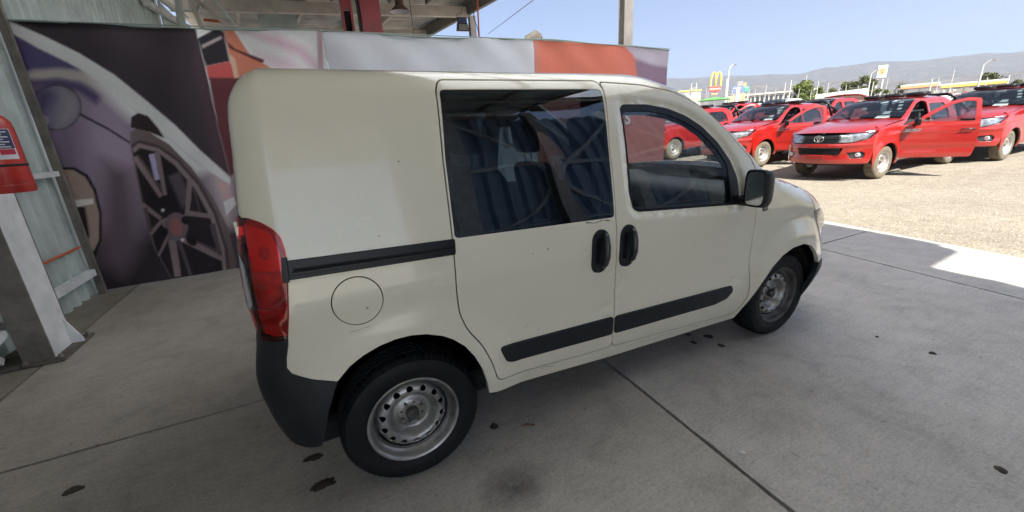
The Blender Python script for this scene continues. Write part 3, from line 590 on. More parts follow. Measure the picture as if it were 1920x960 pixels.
CAR_PRINT = [
((0.292,0.211,0.322),0.0,[-2.622,2.858,0.473,3.098,-0.214,-1.11,-3.541,-0.189]),
((0.063,0.046,0.057),0.18,[-2.732,0.698,-1.109,0.512,-1.238,-0.374,-2.753,-0.147,-2.747,0.348]),
((0.665,0.556,0.556),0.1,[-1.852,2.196,-1.584,1.77,-1.286,1.172,-1.269,0.536,-1.149,0.585,-1.082,1.154,-1.452,1.738]),
((0.458,0.337,0.477),0.12,[-2.159,2.194,-1.801,2.146,-1.815,1.392,-2.105,0.6,-2.336,0.755,-2.286,1.426]),
((0.188,0.126,0.165),0.1,[-2.162,1.417,-1.954,1.289,-2.096,0.413,-2.316,0.138,-2.443,0.351]),
((0.155,0.117,0.322),0.0,[-2.545,2.639,-2.037,2.274,-2.247,2.3,-2.439,2.287,-2.529,2.253,-2.531,2.47]),
((0.067,0.041,0.224),0.02,[-2.545,2.639,-2.476,2.562,-2.48,2.296,-2.529,2.253,-2.538,2.469]),
((0.643,0.577,0.536),0.025,[-2.529,2.253,-2.439,2.287,-2.247,2.3,-2.037,2.274,-1.886,2.146,-1.811,1.938,-1.948,2.069,-2.122,2.185,-2.29,2.213,-2.51,2.192]),
((0.135,0.092,0.263),0.03,[-2.513,2.183,-2.293,2.203,-2.127,2.165,-1.996,2.044,-2.059,1.963,-2.156,2.086,-2.29,2.145,-2.509,2.145]),
((0.85,0.85,0.85),0.008,[-2.52,2.745,-2.484,2.704,-2.279,2.589,-2.053,2.439,-1.839,2.247,-1.66,2.015,-1.452,1.738,-1.276,1.441,-1.074,1.141,-1.095,1.043,-1.25,1.218,-1.495,1.553,-1.731,1.872,-1.914,2.12,-2.043,2.255,-2.163,2.35,-2.348,2.476,-2.549,2.647]),
((0.85,0.85,0.85),0.06,[-2.04,2.264,-1.852,2.196,-1.722,1.91,-1.488,1.587,-1.245,1.242,-1.386,1.181,-1.651,1.494,-1.811,1.767,-1.947,1.992]),
((0.067,0.046,0.077),0.008,[-2.176,1.94,-2.194,1.89,-2.222,1.844,-2.257,1.802,-2.298,1.768,-2.343,1.742,-2.389,1.728,-2.434,1.724,-2.476,1.731,-2.511,1.749,-2.54,1.777,-2.56,1.812,-2.57,1.854,-2.571,1.9,-2.562,1.948,-2.544,1.995,-2.517,2.04,-2.484,2.08,-2.444,2.113,-2.401,2.138,-2.357,2.154,-2.313,2.16,-2.271,2.154,-2.234,2.138,-2.204,2.113,-2.182,2.078,-2.17,2.036,-2.167,1.989]),
((0.263,0.237,0.353),0.008,[-2.192,1.94,-2.209,1.894,-2.235,1.851,-2.268,1.812,-2.307,1.78,-2.349,1.756,-2.392,1.743,-2.434,1.739,-2.473,1.746,-2.506,1.763,-2.533,1.788,-2.552,1.821,-2.562,1.86,-2.563,1.903,-2.555,1.947,-2.538,1.992,-2.513,2.033,-2.481,2.071,-2.444,2.102,-2.404,2.125,-2.362,2.14,-2.321,2.145,-2.282,2.14,-2.247,2.125,-2.219,2.101,-2.198,2.069,-2.186,2.03,-2.184,1.986]),
((0.421,0.37,0.439),0.05,[-2.29,2.116,-2.196,2.056,-2.19,1.945,-2.249,1.835,-2.363,1.767,-2.42,1.759,-2.337,1.948]),
((0.126,0.096,0.224),0.05,[-2.486,2.097,-2.392,2.121,-2.363,2.047,-2.429,1.95,-2.525,1.853]),
((0.477,0.421,0.477),0.01,[-2.461,1.821,-2.465,1.812,-2.47,1.804,-2.476,1.797,-2.483,1.79,-2.491,1.786,-2.499,1.783,-2.507,1.783,-2.514,1.784,-2.521,1.787,-2.526,1.792,-2.529,1.798,-2.531,1.806,-2.531,1.815,-2.53,1.823,-2.526,1.832,-2.522,1.84,-2.515,1.848,-2.508,1.854,-2.5,1.858,-2.492,1.861,-2.485,1.862,-2.477,1.861,-2.471,1.858,-2.466,1.853,-2.462,1.846,-2.46,1.839,-2.46,1.83]),
((0.237,0.199,0.25),0.01,[-2.481,1.822,-2.482,1.817,-2.484,1.813,-2.487,1.809,-2.491,1.806,-2.494,1.804,-2.498,1.803,-2.501,1.802,-2.505,1.803,-2.507,1.805,-2.51,1.807,-2.511,1.81,-2.512,1.814,-2.512,1.818,-2.511,1.823,-2.509,1.827,-2.507,1.831,-2.504,1.835,-2.501,1.838,-2.497,1.84,-2.494,1.842,-2.49,1.842,-2.487,1.841,-2.484,1.84,-2.482,1.837,-2.48,1.834,-2.48,1.83,-2.48,1.826]),
((0.02,0.011,0.02),0.0,[-2.203,1.885,-2.033,1.744,-1.888,1.586,-1.893,1.564,-2.043,1.723,-2.212,1.864]),
((0.02,0.011,0.02),0.0,[-2.512,1.374,-2.386,1.359,-2.305,1.275,-2.282,1.123,-2.302,0.867,-2.373,0.582,-2.472,0.406,-2.517,0.486,-2.533,0.898,-2.528,1.257]),
((0.496,0.353,0.292),0.005,[-2.503,1.347,-2.402,1.333,-2.331,1.256,-2.306,1.114,-2.323,0.87,-2.394,0.586,-2.462,0.477,-2.494,0.572,-2.505,0.923,-2.504,1.255]),
((0.041,0.027,0.036),0.01,[-2.51,0.98,-2.413,0.951,-2.45,0.654,-2.494,0.572,-2.503,0.808]),
((0.85,0.81,0.76),0.0,[-2.509,1.03,-2.328,1.032,-2.338,0.976,-2.522,0.953]),
((0.263,0.182,0.182),0.006,[-1.862,1.686,-1.802,1.716,-1.703,1.679,-1.553,1.537,-1.413,1.283,-1.299,0.942,-1.226,0.546,-1.232,0.089,-1.295,-0.067,-1.897,0.018,-1.968,0.413,-1.96,0.949,-1.9,1.523]),
((0.063,0.032,0.038),0.005,[-1.847,1.734,-1.814,1.837,-1.745,1.875,-1.67,1.841,-1.615,1.716,-1.582,1.606,-1.703,1.679,-1.808,1.716]),
((0.135,0.084,0.1),0.006,[-1.889,1.556,-1.814,1.601,-1.657,1.543,-1.516,1.392,-1.376,1.112,-1.302,0.752,-1.286,0.305,-1.333,-0.048,-1.894,0.032,-1.958,0.411,-1.946,0.948]),
((0.386,0.292,0.292),0.003,[-1.892,1.515,-1.822,1.569,-1.665,1.509,-1.533,1.363,-1.402,1.083,-1.334,0.732,-1.318,0.31,-1.369,-0.041,-1.403,-0.044,-1.359,0.308,-1.373,0.713,-1.44,1.05,-1.565,1.321,-1.686,1.468,-1.824,1.519,-1.883,1.472]),
((0.036,0.022,0.029),0.002,[-1.893,1.461,-1.825,1.515,-1.687,1.464,-1.566,1.317,-1.445,1.046,-1.382,0.71,-1.367,0.309,-1.411,-0.043,-1.892,0.037,-1.951,0.41,-1.94,0.947]),
((0.176,0.126,0.155),0.02,[-1.65,1.205,-1.533,1.239,-1.497,0.918,-1.609,0.838]),
((0.37,0.256,0.27),0.004,[-1.918,1.415,-1.789,0.973,-1.747,0.998,-1.868,1.447]),
((0.155,0.108,0.126),0.004,[-1.873,1.439,-1.742,1.03,-1.726,1.041,-1.853,1.453]),
((0.556,0.496,0.81),0.004,[-1.767,1.445,-1.781,1.167,-1.735,1.175,-1.71,1.456]),
((0.37,0.256,0.27),0.004,[-1.709,1.464,-1.747,0.997,-1.71,1.001,-1.662,1.472]),
((0.37,0.256,0.27),0.004,[-1.978,0.899,-1.842,0.722,-1.814,0.754,-1.943,0.938]),
((0.37,0.256,0.27),0.004,[-1.956,0.563,-1.817,0.704,-1.833,0.733,-1.977,0.6]),
((0.155,0.108,0.126),0.004,[-1.96,0.877,-1.967,0.605,-1.939,0.61,-1.924,0.884]),
((0.37,0.256,0.27),0.004,[-1.48,1.166,-1.594,0.783,-1.554,0.773,-1.431,1.155]),
((0.37,0.256,0.27),0.004,[-1.592,0.75,-1.345,0.675,-1.329,0.723,-1.571,0.808]),
((0.37,0.256,0.27),0.004,[-1.701,0.581,-1.557,0.736,-1.586,0.781,-1.736,0.638]),
((0.155,0.108,0.126),0.004,[-1.46,1.049,-1.461,0.77,-1.446,0.773,-1.441,1.053]),
((0.37,0.256,0.27),0.004,[-1.741,0.482,-1.382,0.148,-1.345,0.204,-1.697,0.547]),
((0.155,0.108,0.126),0.004,[-1.7,0.518,-1.368,0.247,-1.356,0.267,-1.685,0.542]),
((0.37,0.256,0.27),0.004,[-1.82,0.495,-1.867,0.046,-1.807,0.045,-1.746,0.497]),
((0.155,0.108,0.126),0.004,[-1.744,0.453,-1.732,0.028,-1.701,0.034,-1.706,0.462]),
((0.37,0.256,0.27),0.004,[-1.827,0.641,-1.712,0.703,-1.724,0.77,-1.841,0.725]),
((0.37,0.256,0.27),0.004,[-1.823,0.54,-1.959,0.332,-1.942,0.315,-1.801,0.519]),
((0.155,0.108,0.126),0.004,[-1.399,0.612,-1.401,0.217,-1.356,0.222,-1.343,0.621]),
((0.263,0.188,0.224),0.004,[-1.604,0.617,-1.616,0.58,-1.632,0.546,-1.652,0.516,-1.676,0.493,-1.701,0.476,-1.727,0.467,-1.752,0.467,-1.776,0.475,-1.795,0.491,-1.811,0.514,-1.822,0.543,-1.827,0.576,-1.826,0.612,-1.82,0.648,-1.809,0.684,-1.793,0.717,-1.773,0.746,-1.75,0.769,-1.725,0.786,-1.7,0.795,-1.675,0.796,-1.652,0.789,-1.632,0.774,-1.615,0.751,-1.604,0.723,-1.598,0.69,-1.598,0.654]),
((0.02,0.014,0.02),0.0,[-1.553,0.69,-1.557,0.679,-1.563,0.669,-1.571,0.66,-1.58,0.653,-1.591,0.648,-1.602,0.646,-1.612,0.646,-1.623,0.649,-1.632,0.654,-1.639,0.662,-1.645,0.671,-1.649,0.681,-1.65,0.692,-1.648,0.703,-1.644,0.714,-1.638,0.725,-1.63,0.733,-1.621,0.74,-1.611,0.745,-1.6,0.747,-1.589,0.747,-1.579,0.744,-1.569,0.739,-1.562,0.732,-1.556,0.723,-1.553,0.713,-1.551,0.702]),
((0.02,0.014,0.02),0.003,[-1.581,0.392,-1.589,0.386,-1.598,0.383,-1.608,0.383,-1.618,0.387,-1.628,0.393,-1.638,0.402,-1.646,0.412,-1.652,0.425,-1.656,0.438,-1.658,0.452,-1.658,0.465,-1.656,0.477,-1.652,0.488,-1.645,0.496,-1.637,0.502,-1.628,0.505,-1.618,0.505,-1.608,0.502,-1.598,0.496,-1.589,0.487,-1.581,0.477,-1.575,0.464,-1.57,0.451,-1.568,0.437,-1.568,0.423,-1.57,0.411,-1.575,0.4]),
((0.02,0.014,0.02),0.0,[-1.799,0.584,-1.802,0.574,-1.807,0.565,-1.812,0.557,-1.818,0.55,-1.825,0.546,-1.832,0.543,-1.838,0.543,-1.844,0.545,-1.849,0.549,-1.854,0.556,-1.856,0.564,-1.858,0.573,-1.857,0.583,-1.856,0.593,-1.852,0.603,-1.848,0.612,-1.843,0.62,-1.836,0.626,-1.83,0.631,-1.823,0.634,-1.816,0.634,-1.81,0.632,-1.805,0.627,-1.801,0.621,-1.798,0.613,-1.797,0.604,-1.797,0.594]),
((0.496,0.165,0.176),0.003,[-1.649,0.644,-1.651,0.62,-1.657,0.597,-1.665,0.576,-1.675,0.557,-1.688,0.543,-1.702,0.533,-1.716,0.527,-1.73,0.528,-1.743,0.533,-1.755,0.544,-1.765,0.559,-1.772,0.577,-1.776,0.598,-1.777,0.621,-1.775,0.645,-1.769,0.667,-1.761,0.688,-1.751,0.707,-1.739,0.721,-1.725,0.731,-1.711,0.737,-1.697,0.737,-1.683,0.731,-1.672,0.721,-1.662,0.707,-1.655,0.688,-1.65,0.667]),
((0.85,0.85,0.85),0.0,[-1.776,0.832,-1.777,0.828,-1.779,0.824,-1.782,0.821,-1.785,0.819,-1.788,0.817,-1.791,0.816,-1.794,0.816,-1.797,0.817,-1.8,0.819,-1.802,0.821,-1.804,0.824,-1.804,0.828,-1.805,0.832,-1.804,0.836,-1.803,0.839,-1.801,0.843,-1.798,0.846,-1.795,0.849,-1.792,0.851,-1.789,0.851,-1.786,0.852,-1.783,0.851,-1.78,0.849,-1.778,0.847,-1.776,0.843,-1.775,0.84,-1.775,0.836]),
((0.85,0.85,0.85),0.0,[-1.676,0.469,-1.678,0.465,-1.68,0.461,-1.682,0.458,-1.685,0.456,-1.689,0.454,-1.692,0.453,-1.695,0.453,-1.699,0.454,-1.701,0.456,-1.704,0.459,-1.705,0.462,-1.706,0.466,-1.706,0.47,-1.706,0.474,-1.704,0.478,-1.702,0.482,-1.7,0.485,-1.697,0.488,-1.694,0.489,-1.69,0.49,-1.687,0.49,-1.684,0.489,-1.681,0.487,-1.679,0.485,-1.677,0.481,-1.676,0.478,-1.676,0.473]),
((0.81,0.496,0.516),0.03,[-1.22,1.12,-1.093,1.052,-1.119,0.777,-1.193,0.882]),
((0.85,0.85,0.85),0.006,[-1.206,0.86,-1.091,0.909,-1.085,0.821,-1.211,0.692]),
((0.084,0.06,0.077),0.002,[-2.483,2.73,-1.814,2.735,-1.049,2.76,-1.042,2.648,-1.049,2.364,-1.072,1.723,-1.071,1.153,-1.276,1.441,-1.452,1.738,-1.66,2.015,-1.839,2.247,-2.053,2.439,-2.279,2.589,-2.482,2.708]),
((0.027,0.02,0.025),0.02,[-2.48,2.739,-1.812,2.744,-1.046,2.75,-1.063,2.678,-1.835,2.658,-2.33,2.668]),
((0.126,0.063,0.092),0.03,[-1.042,2.648,-1.049,2.364,-1.072,1.723,-1.071,1.153,-1.196,1.347,-1.18,1.756,-1.155,2.361]),
((0.85,0.85,0.85),0.002,[-1.044,2.78,0.426,2.81,0.171,1.247,-0.322,1.283,-1.042,1.335,-1.071,1.153,-1.072,1.723,-1.049,2.364,-1.054,2.616]),
((0.81,0.556,0.665),0.05,[-0.621,2.71,-0.285,2.683,-0.028,2.571,0.115,2.388,0.094,2.269,-0.103,2.471,-0.406,2.612]),
((0.85,0.643,0.76),0.06,[-0.538,2.486,-0.222,2.439,-0.019,2.297,-0.355,2.321]),
((0.051,0.041,0.057),0.0,[-1.055,2.611,-0.843,2.741,-0.81,2.69,-0.813,2.401,-1.039,2.342]),
((0.577,0.458,0.458),0.003,[-1.035,2.549,-0.837,2.657,-0.839,2.626,-1.034,2.513]),
((0.85,0.263,0.126),0.002,[-0.796,2.754,-0.719,2.747,-0.596,2.457,-0.384,2.315,-0.372,2.235,-0.805,2.203,-0.804,2.488]),
((0.237,0.036,0.046),0.001,[-0.801,2.733,-0.799,2.606,-0.734,2.534,-0.466,2.421,-0.494,2.387,-0.785,2.532,-0.822,2.679]),
((0.85,0.092,0.084),0.0,[-1.039,2.342,-0.813,2.401,-0.774,2.203,-1.046,2.202]),
((0.85,0.577,0.386),0.002,[-0.804,2.488,-0.757,2.425,-0.763,2.203,-0.805,2.203]),
((0.224,0.036,0.051),0.01,[-1.041,2.223,-0.748,2.226,-0.831,1.32,-1.071,1.153,-1.072,1.723]),
((0.631,0.43,0.496),0.003,[0.145,2.767,0.202,2.758,-0.007,1.259,-0.081,1.265,0.018,1.903])]

DESAT = .72
def paint(X, Z, layers, C):
    P = np.stack([X.ravel(), Z.ravel()], 1); C = C.reshape(-1, 3)
    for col, f, q in layers:
        f = max(f, .006); g_ = sum(col)/3; col = tuple(g_+(c_-g_)*DESAT for c_ in col)
        pl = np.array(q).reshape(-1, 2); lo = pl.min(0)-f*2; hi = pl.max(0)+f*2
        s = np.where((P[:, 0] > lo[0]) & (P[:, 0] < hi[0]) & (P[:, 1] > lo[1]) & (P[:, 1] < hi[1]))[0]
        if not len(s): continue
        Q = P[s]; ins = inside(Q, pl).astype(float)
        if f > 0:
            d = np.full(len(Q), 1e9)
            for i in range(len(pl)):
                a = pl[i]; b = pl[(i+1) % len(pl)]; ab = b-a; t = np.clip(((Q-a)@ab)/(ab@ab+1e-12), 0, 1); d = np.minimum(d, np.hypot(*(Q-a-t[:, None]*ab).T))
            sd = np.where(ins > 0, d, -d); w_ = np.clip(sd/(2*f)+.5, 0, 1)
        else: w_ = ins
        C[s] = C[s]*(1-w_[:, None])+np.array(col)*w_[:, None]
    return C.reshape(X.shape+(3,))
def speck(X, a): return 1+a*(RNG.random(X.shape)-.5)[..., None]
def car_print(X, Z):
    C = paint(X, Z, CAR_PRINT, np.zeros(X.shape+(3,))+.1)
    C = C*(1+.10*np.sin(X*2.1+Z*1.3+np.sin(Z*2.7))[..., None]+.05*np.sin(X*6.3-Z*4.1+np.sin(X*5))[..., None])*(.86+.14*np.clip(Z/1.6, 0, 1))[..., None]
    C = np.clip(C, 0, 1)**1.18*1.02
    return C*speck(X, .10)
banner(-2.50, 0.20, car_print, zt=lambda x: 2.69+.018*(x+2.5)+.012*np.sin(x*2.4+1), lab='printed banner with a purple car and its alloy wheel beside a black field', step=.0125)
def grey_print(X, Z):
    C = np.zeros(X.shape+(3,))+np.array((.66, .68, .74)); w_ = (.5+.5*np.sin(X*2.2+Z*1.7))*(.5+.5*np.sin(X*.9-Z*3))
    C = C*(1+.07*(w_[..., None]-.4)); C = paint(X, Z, [((.62, .63, .68), .05, [2.75, 2.75, 3.05, 2.75, 3.08, 2.1, 2.9, 2.2, 2.82, 2.5])], C)
    return C*speck(X, .03)
banner(0.205, 3.095, grey_print, zt=lambda x: 2.735+.03*(x-.2)/2.9+.010*np.sin(x*3), lab='pale grey blank banner in the middle, between the car print and the orange one', step=.03)
def orange_print(X, Z):
    C = np.zeros(X.shape+(3,))+np.array((.70, .20, .13))
    C = paint(X, Z, [((.55, .46, .56), .004, [4.66, 2.95, 4.80, 2.79, 5.02, 2.66, 5.20, 2.47, 5.30, 2.28, 5.4, 2.0, 6.2, 2.0, 6.2, 2.95]), ((.30, .16, .26), .03, [5.10, 2.58, 5.45, 2.50, 6.2, 2.44, 6.2, 1.9, 5.2, 1.95])], C)
    C = paint(X, Z, [((.52, .12, .09), .01, [3.0, 2.0, 6.2, 2.0, 6.2, 0, 3.0, 0]), ((.72, .20, .12), .01, [3.12, 2.8, 3.2, 2.8, 3.2, .1, 3.12, .1])], C)
    return C*speck(X, .05)
ob = banner(3.10, 5.87, orange_print, zt=lambda x: 2.79-.05*((x-3.1)/2.77)**1.5+.008*np.sin(x*4), lab='orange and mauve banner at the right end of the row, next to the sky', step=.03)
mw = mat('letter_white', (.62, .62, .62), .6); md = mat('letter_dark', (.06, .06, .07), .6)
cx_ = (3.10+5.87)/2
text('letter_S', 'S', .26, mw, ob, (4.93-cx_, -.035, 1.60), (R(90), 0, 0), .001, bold=.012); text('letters', 'TE', .22, mw, ob, (3.44-cx_, -.035, .98), (R(90), 0, 0), .001, bold=.006)
gb = [o for o in COL.objects if o.name.startswith('printed_banner') and 'grey' in o.get('label', '')][0]
text('letter_L', 'L', .42, md, gb, (2.60-1.65, -.035, 1.40), (R(90), 0, 0), .001, bold=.014); text('letter_small', 's', .14, md, gb, (2.56-1.65, -.035, 1.64), (R(90), 0, 0), .001, bold=.006)
for nm in ('a',):
    cb = MB().tube([(-2.5, 3.47, 2.70), (0, 3.47, 2.745), (3.1, 3.47, 2.78), (5.87, 3.47, 2.75)], .006, 6).build('banner_rope', M['hem']); tag(cb, 'thin rope running along the top of all three banners', 'rope')
tb = MB()
for i in range(7): tb.tube([(3.1+.03*i, 3.75, 2.74), (3.13+.04*i, 3.75, 2.95-.02*abs(i-4)), (3.2+.035*i, 3.8, 2.80)], .035, 6)
tag(tb.build('cloth_bundle', mat('bundle', (.42, .36, .30), .9, noise=.3), smooth=True), 'crumpled beige cloth bundle hooked over the top of the grey banner', 'cloth')
# ================================================================== VAN
# ---- van side surface
VZ=np.array([.10,.18,.24,.32,.42,.55,.70,.84,.90,1.0,1.08,1.2,1.3,1.4,1.5,1.58,1.635,1.675,1.70,1.718,1.73])
VW=np.array([.74,.79,.812,.832,.846,.851,.853,.855,.859,.853,.843,.818,.795,.771,.744,.717,.687,.642,.595,.54,.46])
def _pch(x,y):
    h=np.diff(x);d=np.diff(y)/h;m=np.zeros_like(y);m[0]=d[0];m[-1]=d[-1]
    for i in range(1,len(x)-1):
        if d[i-1]*d[i]>0:
            w1=2*h[i]+h[i-1];w2=h[i]+2*h[i-1];m[i]=(w1+w2)/(w1/d[i-1]+w2/d[i])
    def f(q):
        q=np.clip(np.asarray(q,float),x[0],x[-1]);i=np.clip(np.searchsorted(x,q)-1,0,len(x)-2)
        t=(q-x[i])/h[i];t2=t*t;t3=t2*t
        return (2*t3-3*t2+1)*y[i]+(t3-2*t2+t)*h[i]*m[i]+(-2*t3+3*t2)*y[i+1]+(t3-t2)*h[i]*m[i+1]
    return f
A_=np.array
w_z=_pch(VZ,VW)
zz=np.linspace(.10,1.73,900);_bl=np.concatenate([[0],np.cumsum(np.hypot(np.diff(zz),np.diff(w_z(zz))))])
XS,LC0=-.32,.14
xr_z=_pch(A_([.3,.37,.5,.63,.84,1.0,1.24,1.42,1.6,1.66,1.70,1.73]),A_([-.44,-.47,-.505,-.52,-.485,-.49,-.465,-.447,-.43,-.405,-.375,-.33]))
plan=_pch(A_([2.3,2.5,2.7,2.85,3.0,3.1,3.2,3.26]),A_([0,.0,.01,.035,.09,.15,.26,.42]))
T_x=_pch(A_([1.1,1.3,1.45,1.6,1.75,1.9,2.05,2.2,2.32,2.5,2.75,2.9,3.0,3.1,3.26]),A_([1.85,1.76,1.69,1.62,1.53,1.42,1.29,1.17,1.115,1.075,1.0,.92,.85,.78,.66]))
r_x=_pch(A_([1.1,1.5,2.2,2.45,2.6,3.3]),A_([.05,.05,.05,.12,.15,.15]))
def rear_e(xn): return np.clip((XS-xn)/LC0,0,1)
_xg=np.concatenate([XS-LC0*np.sin(np.linspace(np.pi/2,0,60)),np.linspace(XS,3.26,900)[1:]])
def _D0(xn):
    e=rear_e(xn);return .13*(1-np.sqrt(np.maximum(0,1-e*e)))+plan(xn)
_al=np.concatenate([[0],np.cumsum(np.hypot(np.diff(_xg),np.diff(_D0(_xg))))])
WHEELS=((0.0,.33),(2.513,.33))
def W(xn,x,z):
    e=rear_e(xn);d=.13*(1-np.sqrt(np.maximum(0,1-e*e)))
    d=d+plan(xn+.6*np.maximum(0,.45-z)+.25*np.maximum(0,z-.75)*(xn>2.4))
    T=T_x(x);r=r_x(x);q=np.clip((z-(T-r))/r,0,.985);d=d+np.where(x>1.1,r*(1-np.sqrt(1-q*q)),0)
    f=0
    for cx,cz in WHEELS:
        R=np.hypot(x-cx,(z-cz));t_=np.clip(1-(R-(.36 if cx<1 else .375))/(.17 if cx<1 else .16),0,1);f=np.maximum(f,(.022 if cx<1 else .042)*t_*t_*(3-2*t_)*(R>.2))
    s=np.clip((z-.62)/.28,0,1);conc=-.006*np.exp(-((z-.66)/.10)**2)
    return w_z(z)-d+f+conc
def side_fwd(a,b,off=0.):
    xn=np.interp(a,_al,_xg);z=np.interp(b,_bl,zz)
    Lc=XS-xr_z(z);x=np.where(xn<XS,XS+(xn-XS)*Lc/LC0,xn)
    y=-W(xn,x,z)
    return np.stack([x,y,z],-1)
def side_inv(x,z):
    x=np.asarray(x,float);z=np.asarray(z,float)
    Lc=XS-xr_z(z);xn=np.where(x<XS,XS+(x-XS)*LC0/Lc,x);xn=np.clip(xn,_xg[0],_xg[-1])
    return np.interp(xn,_xg,_al),np.interp(z,zz,_bl)
# paint: warm off-white, thin film of dust, fine scratches
def car_paint(name, base, dust=(0.34, 0.30, 0.25), amt=0.10, rough=0.25, low=0.55):
    m = bpy.data.materials.new(name); m.use_nodes = True; N = m.node_tree.nodes; L = m.node_tree.links; p = N['Principled BSDF']
    p.inputs['Roughness'].default_value = rough; p.inputs['Coat Weight'].default_value = 1.0; p.inputs['Coat Roughness'].default_value = 0.05
    tc = N.new('ShaderNodeTexCoord')
    nz = N.new('ShaderNodeTexNoise'); nz.inputs['Scale'].default_value = 3.5; nz.inputs['Detail'].default_value = 8; nz.inputs['Roughness'].default_value = 0.7; L.new(tc.outputs['Object'], nz.inputs['Vector'])
    sp = N.new('ShaderNodeSeparateXYZ'); L.new(tc.outputs['Object'], sp.inputs[0])
    mr = N.new('ShaderNodeMapRange'); mr.inputs['From Min'].default_value = low; mr.inputs['From Max'].default_value = 0.25; mr.inputs['To Max'].default_value = 0.55; L.new(sp.outputs['Z'], mr.inputs[0])
    m2 = N.new('ShaderNodeMapRange'); m2.inputs['From Min'].default_value = 0.40; m2.inputs['From Max'].default_value = 0.75; m2.inputs['To Max'].default_value = amt; L.new(nz.outputs['Fac'], m2.inputs[0])
    mu = N.new('ShaderNodeMath'); mu.operation = 'MULTIPLY'; L.new(mr.outputs[0], mu.inputs[0]); L.new(nz.outputs['Fac'], mu.inputs[1])
    ad = N.new('ShaderNodeMath'); ad.operation = 'ADD'; ad.use_clamp = True; L.new(mu.outputs[0], ad.inputs[0]); L.new(m2.outputs[0], ad.inputs[1])
    mx = N.new('ShaderNodeMix'); mx.data_type = 'RGBA'; mx.inputs['A'].default_value = (*base, 1); mx.inputs['B'].default_value = (*dust, 1); L.new(ad.outputs[0], mx.inputs['Factor'])
    # small dark chips
    n3 = N.new('ShaderNodeTexNoise'); n3.inputs['Scale'].default_value = 38; n3.inputs['Detail'].default_value = 1; L.new(tc.outputs['Object'], n3.inputs['Vector'])
    m3 = N.new('ShaderNodeMapRange'); m3.inputs['From Min'].default_value = 0.185; m3.inputs['From Max'].default_value = 0.16; L.new(n3.outputs['Fac'], m3.inputs[0])
    m4 = N.new('ShaderNodeMix'); m4.data_type = 'RGBA'; m4.inputs['B'].default_value = (0.06, 0.05, 0.04, 1); L.new(m3.outputs[0], m4.inputs['Factor']); L.new(mx.outputs['Result'], m4.inputs['A'])
    L.new(m4.outputs['Result'], p.inputs['Base Color'])
    m5 = N.new('ShaderNodeMapRange'); m5.inputs['To Min'].default_value = rough; m5.inputs['To Max'].default_value = 0.6; L.new(ad.outputs[0], m5.inputs[0]); L.new(m5.outputs[0], p.inputs['Roughness'])
    m6 = N.new('ShaderNodeMapRange'); m6.inputs['From Max'].default_value = 0.5; m6.inputs['To Min'].default_value = 1.0; m6.inputs['To Max'].default_value = 0.12; L.new(ad.outputs[0], m6.inputs[0]); L.new(m6.outputs[0], p.inputs['Coat Weight'])
    bw = N.new('ShaderNodeTexNoise'); bw.inputs['Scale'].default_value = 1.1; bw.inputs['Detail'].default_value = 2; L.new(tc.outputs['Object'], bw.inputs['Vector'])
    b = N.new('ShaderNodeBump'); b.inputs['Strength'].default_value = 0.10; b.inputs['Distance'].default_value = 0.03; L.new(bw.outputs['Fac'], b.inputs['Height']); L.new(b.outputs[0], p.inputs['Normal']); L.new(b.outputs[0], p.inputs['Coat Normal'])
    return m
M['van_paint'] = car_paint('van_paint', (0.71, 0.67, 0.53))
M['tint_glass'] = glass('tint_glass', (0.14, 0.18, 0.20), (.42, .50, .60), 1.95); M['clear_glass'] = glass('clear_glass', (0.76, 0.80, 0.80), (.8, .92, 1.0), 1.6); M['screen_clear'] = glass('screen_clear', (0.85, 0.88, 0.88), ior=1.4)
M['interior'] = mat('interior', (0.013, 0.014, 0.018), 0.8, noise=0.2); M['seat_cloth'] = mat('seat_cloth', (0.018, 0.019, 0.023), 0.9, noise=0.3, nscale=30)
M['dash'] = mat('dash', (0.025, 0.028, 0.034), 0.55, bump=0.2, bscale=300)
M['wheel_steel'] = mat('wheel_steel', (0.40, 0.39, 0.37), 0.38, metal=0.75, noise=0.55, nscale=7, rvar=0.16)
M['wheel_dark'] = mat('wheel_dark', (0.10, 0.095, 0.09), 0.5, metal=0.5, noise=0.5, nscale=12)
M['under'] = mat('underbody', (0.007, 0.007, 0.007), 0.9)
M['handle_black'] = mat('handle_black', (.014, .016, .02), .32, coat=.4); M['lamp_red'] = glass('lamp_red', (0.93, 0.035, 0.025), ior=1.45); M['lamp_clear'] = glass('lamp_clear', (0.72, 0.74, 0.76))
M['lamp_back'] = mat('lamp_back', (0.42, 0.30, 0.28), 0.4, noise=.5, nscale=9); M['lamp_inner'] = mat('lamp_inner', (0.42, 0.35, 0.33), 0.3, metal=0.2, noise=0.75, nscale=11); M['lamp_bright'] = mat('lamp_bright', (0.75, 0.6, 0.55), 0.2, metal=0.4)

